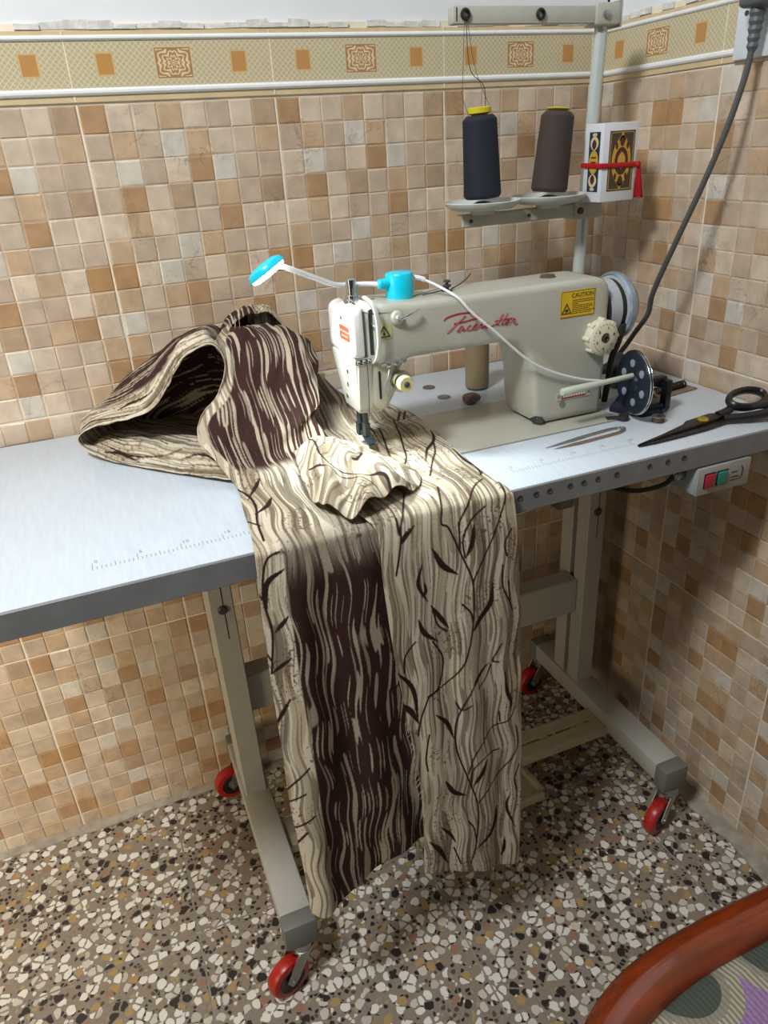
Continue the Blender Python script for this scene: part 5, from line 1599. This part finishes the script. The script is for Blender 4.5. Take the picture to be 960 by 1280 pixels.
# ------------------------------------------------------------------ switch box under the table's front edge
sw = thing('switch_box', 'grey switch box with red and green buttons under the table edge near the wall', 'switch box', (-.165, -.53, .795))
M_SWB = mat('blue_grey_metal', '8f9aa3', rough=.45, noise=.08)
sx0, sx1, sz0, sz1, sy0, sy1 = -.2130, -.1120, .7935, .8385, -.5660, -.500
m = MB()
m.box((sx0, sy0 + .003, sz0), (sx1, sy1, sz1), .004, 2)
m.build('housing', M_SWB, sw)
m = MB(); m.box((sx0 + .0005, sy0, sz0 + .0005), (sx1 - .0005, sy0 + .004, sz1 - .001), .0015, 2)
m.build('front_plate', mat('pale_grey_plate', '9a9b94', rough=.45, noise=.1), sw)
for x, c, nm in ((-.1990, 'a31e35', 'red_button'), (-.1755, '1f7a63', 'green_button')):
    m = MB()
    m.box((x, sy0 - .004, sz0 + .0125), (x + .0175, sy0 + .001, sz0 + .0330), .0018, 2)
    m.build(nm, mat(nm, c, rough=.4), sw)
    mm = MB(); mm.box((x - .0015, sy0 - .0008, sz0 + .0108), (x + .0190, sy0 + .001, sz0 + .0348)); mm.build('button_frame', M_BLACK, sw, smooth=None)
m = MB()
x = -.150
m.tube([(x, sy0 - .0004, sz0 + .014), (x + .018, sy0 - .0004, sz0 + .014), (x + .0225, sy0 - .0004, sz0 + .019), (x + .022, sy0 - .0004, sz0 + .030), (x + .019, sy0 - .0004, sz0 + .034)], .0006, 5, 4)
for k in range(5):
    m.box((x + .002 + k * .003, sy0 - .0006, sz0 + .018), (x + .004 + k * .003, sy0, sz0 + .0195))
    if k < 4: m.box((x + .001 + k * .003, sy0 - .0006, sz0 + .026), (x + .003 + k * .003, sy0, sz0 + .0275))
m.build('printed_mark', M_BLACK, sw, smooth=None)
m = MB()
m.lathe((sx0, -.535, .820), (-1, 0, 0), [(.009, -.001), (.009, .012), (.006, .013), (.006, .018), (0, .018)], 18)
m.build('cable_gland', M_ZINC, sw)
m = MB()
m.tube([(sx0 - .016, -.535, .820), (-.245, -.53, .806), (-.275, -.50, .792), (-.310, -.46, .800), (-.325, -.42, .820), (-.33, -.38, .832)], .0036, 8, 8)
tag(m.build('under_table_cable', M_RUBBER, None), 'thin dark cable looping beneath the table left of the switch box', 'cable')

# ------------------------------------------------------------------ wall socket, plug and power cord
ws = thing('wall_socket', 'white wall socket plate at the top of the right tiled wall', 'wall socket', (0, -.385, 1.43))
m = MB()
m.box((-.011, -.445, 1.366), (-.0035, -.318, 1.500), .003, 2)
m.build('plate', mat('white_socket', 'd7dfe6', rough=.4), ws)
for z in (1.424,):
    m = MB(); m.lathe((-.011, -.336, z), (-1, 0, 0), [(.0035, 0), (.0035, .001), (0, .0014)], 12); m.build('screw', M_DARKHOLE, ws)
pc = thing('power_cord', 'thick dark grey power cord hanging from the wall socket down behind the winder', 'power cord', (-.03, -.372, 1.42))
M_CORD = mat('grey_cord', '4c4d4b', rough=.55)
m = MB()
m.box((-.052, -.400, 1.425), (-.011, -.355, 1.480), .008, 3)
m.lathe((-.034, -.378, 1.428), (.03, .05, -1), [(.0125, 0)] + [(.0095 - .0007 * (k // 2) + (.0014 if k % 2 else 0), .004 + .005 * k) for k in range(10)] + [(.0045, .056), (0, .056)], 18)
m.build('plug', mat('grey_plug', '5a5f62', rough=.5), pc)
m = MB()
m.tube([(-.032, -.375, 1.378), (-.040, -.377, 1.340), (-.056, -.372, 1.275), (-.075, -.358, 1.200), (-.092, -.335, 1.120), (-.100, -.305, 1.040), (-.0935, -.290, 1.000), (-.098, -.268, .965), (-.103, -.245, .930), (-.103, -.215, .900), (-.10, -.19, .885), (-.10, -.16, .8798)], .0044, 10, 10)
m.build('cord', M_CORD, pc)

# ------------------------------------------------------------------ wooden chair in the corner of the picture
M_WOOD = mat('glossy_red_brown_wood', '6e2a0e', rough=.09, noise=.28, nscale=14, stretch=(1, 5, 5), coat=.8)
M_SEAT = bpy.data.materials.new('purple_patterned_upholstery'); M_SEAT.use_nodes = True
def seat_material():
    nt = M_SEAT.node_tree; b = nt.nodes['Principled BSDF']; b.inputs['Roughness'].default_value = .9
    tc = N(nt, 'ShaderNodeTexCoord')
    mp = N(nt, 'ShaderNodeMapping'); mp.inputs['Location'].default_value = (.035, .055, 0)
    nt.links.new(tc.outputs['Object'], mp.inputs['Vector'])
    v = N(nt, 'ShaderNodeTexVoronoi', voronoi_dimensions='2D'); v.inputs['Scale'].default_value = 7.5; v.inputs['Randomness'].default_value = .35
    nt.links.new(mp.outputs['Vector'], v.inputs['Vector'])
    wv = N(nt, 'ShaderNodeTexWave'); wv.inputs['Scale'].default_value = 55; wv.inputs['Distortion'].default_value = 1
    nt.links.new(mp.outputs['Vector'], wv.inputs['Vector'])
    st = N(nt, 'ShaderNodeMix', data_type='RGBA'); st.inputs['A'].default_value = (*lin('6c6656'), 1); st.inputs['B'].default_value = (*lin('a09a84'), 1)
    nt.links.new(wv.outputs['Fac'], st.inputs['Factor'])
    def ring(a, c, colA, src):
        rp = N(nt, 'ShaderNodeMath', operation='LESS_THAN'); rp.inputs[1].default_value = a
        nt.links.new(v.outputs['Distance'], rp.inputs[0])
        mx = N(nt, 'ShaderNodeMix', data_type='RGBA')
        nt.links.new(rp.outputs[0], mx.inputs['Factor'])
        nt.links.new(src, mx.inputs['A'])
        if isinstance(colA, str): mx.inputs['B'].default_value = (*lin(colA), 1)
        else: nt.links.new(colA, mx.inputs['B'])
        return mx.outputs['Result']
    nz = N(nt, 'ShaderNodeTexNoise'); nz.inputs['Scale'].default_value = 260
    nt.links.new(tc.outputs['Object'], nz.inputs['Vector'])
    base = N(nt, 'ShaderNodeMix', data_type='RGBA'); base.inputs['A'].default_value = (*lin('6d4f74'), 1); base.inputs['B'].default_value = (*lin('94789c'), 1)
    nt.links.new(nz.outputs['Fac'], base.inputs['Factor'])
    c = ring(.44, 0, st.outputs['Result'], base.outputs['Result'])
    c = ring(.335, 0, '7b7466', c)
    c = ring(.27, 0, '3c4238', c)
    nt.links.new(c, b.inputs['Base Color'])
    bp = N(nt, 'ShaderNodeBump'); bp.inputs['Strength'].default_value = .5; bp.inputs['Distance'].default_value = .002
    nt.links.new(wv.outputs['Fac'], bp.inputs['Height']); nt.links.new(bp.outputs['Normal'], b.inputs['Normal'])
seat_material()
CX, CY, CZ = -.415, -1.20, .44
ch = thing('chair', 'glossy red-brown wooden chair with purple patterned seat in front of the table', 'chair', (CX, CY, 0))
def sup(a, b, t, n=3.2):
    c, s = math.cos(t), math.sin(t)
    return (CX + a * math.copysign(abs(c) ** (2 / n), c), CY + b * math.copysign(abs(s) ** (2 / n), s))
m = MB()
m.tube([(*sup(.315, .262, 2 * PI * k / 56), CZ) for k in range(56)], .030, 16, 2, closed=True, flat=(.92, .72))
m.build('seat_frame', M_WOOD, ch)
m = MB()
n = 48
rings = []
for r, z in ((.93, -.012), (.92, .004), (.84, .014), (.6, .022), (.3, .026)):
    rings.append([m.bm.verts.new((*(lambda q: (CX + (q[0] - CX) * r, CY + (q[1] - CY) * r))(sup(.315, .262, 2 * PI * k / n)), CZ + z)) for k in range(n)])
cv = m.bm.verts.new((CX, CY, CZ + .027))
for a, b in zip(rings, rings[1:]):
    for k in range(n):
        m.bm.faces.new((a[k], a[(k + 1) % n], b[(k + 1) % n], b[k]))
for k in range(n):
    m.bm.faces.new((rings[-1][k], rings[-1][(k + 1) % n], cv))
m.bm.faces.new(rings[0][::-1])
m.build('seat', M_SEAT, ch, smooth=60)
for sx_, sy_ in ((-1, 1), (1, 1), (-1, -1), (1, -1)):
    m = MB()
    x, y = CX + sx_ * .235, CY + sy_ * .19
    m.tube([(x, y, CZ - .010), (x + sx_ * .006, y + sy_ * .006, CZ - .12), (x + sx_ * .012, y + sy_ * .012, .15), (x + sx_ * .022, y + sy_ * .022, .0)], [.022, .021, .017, .014], 14, 6)
    m.build('leg', M_WOOD, ch)
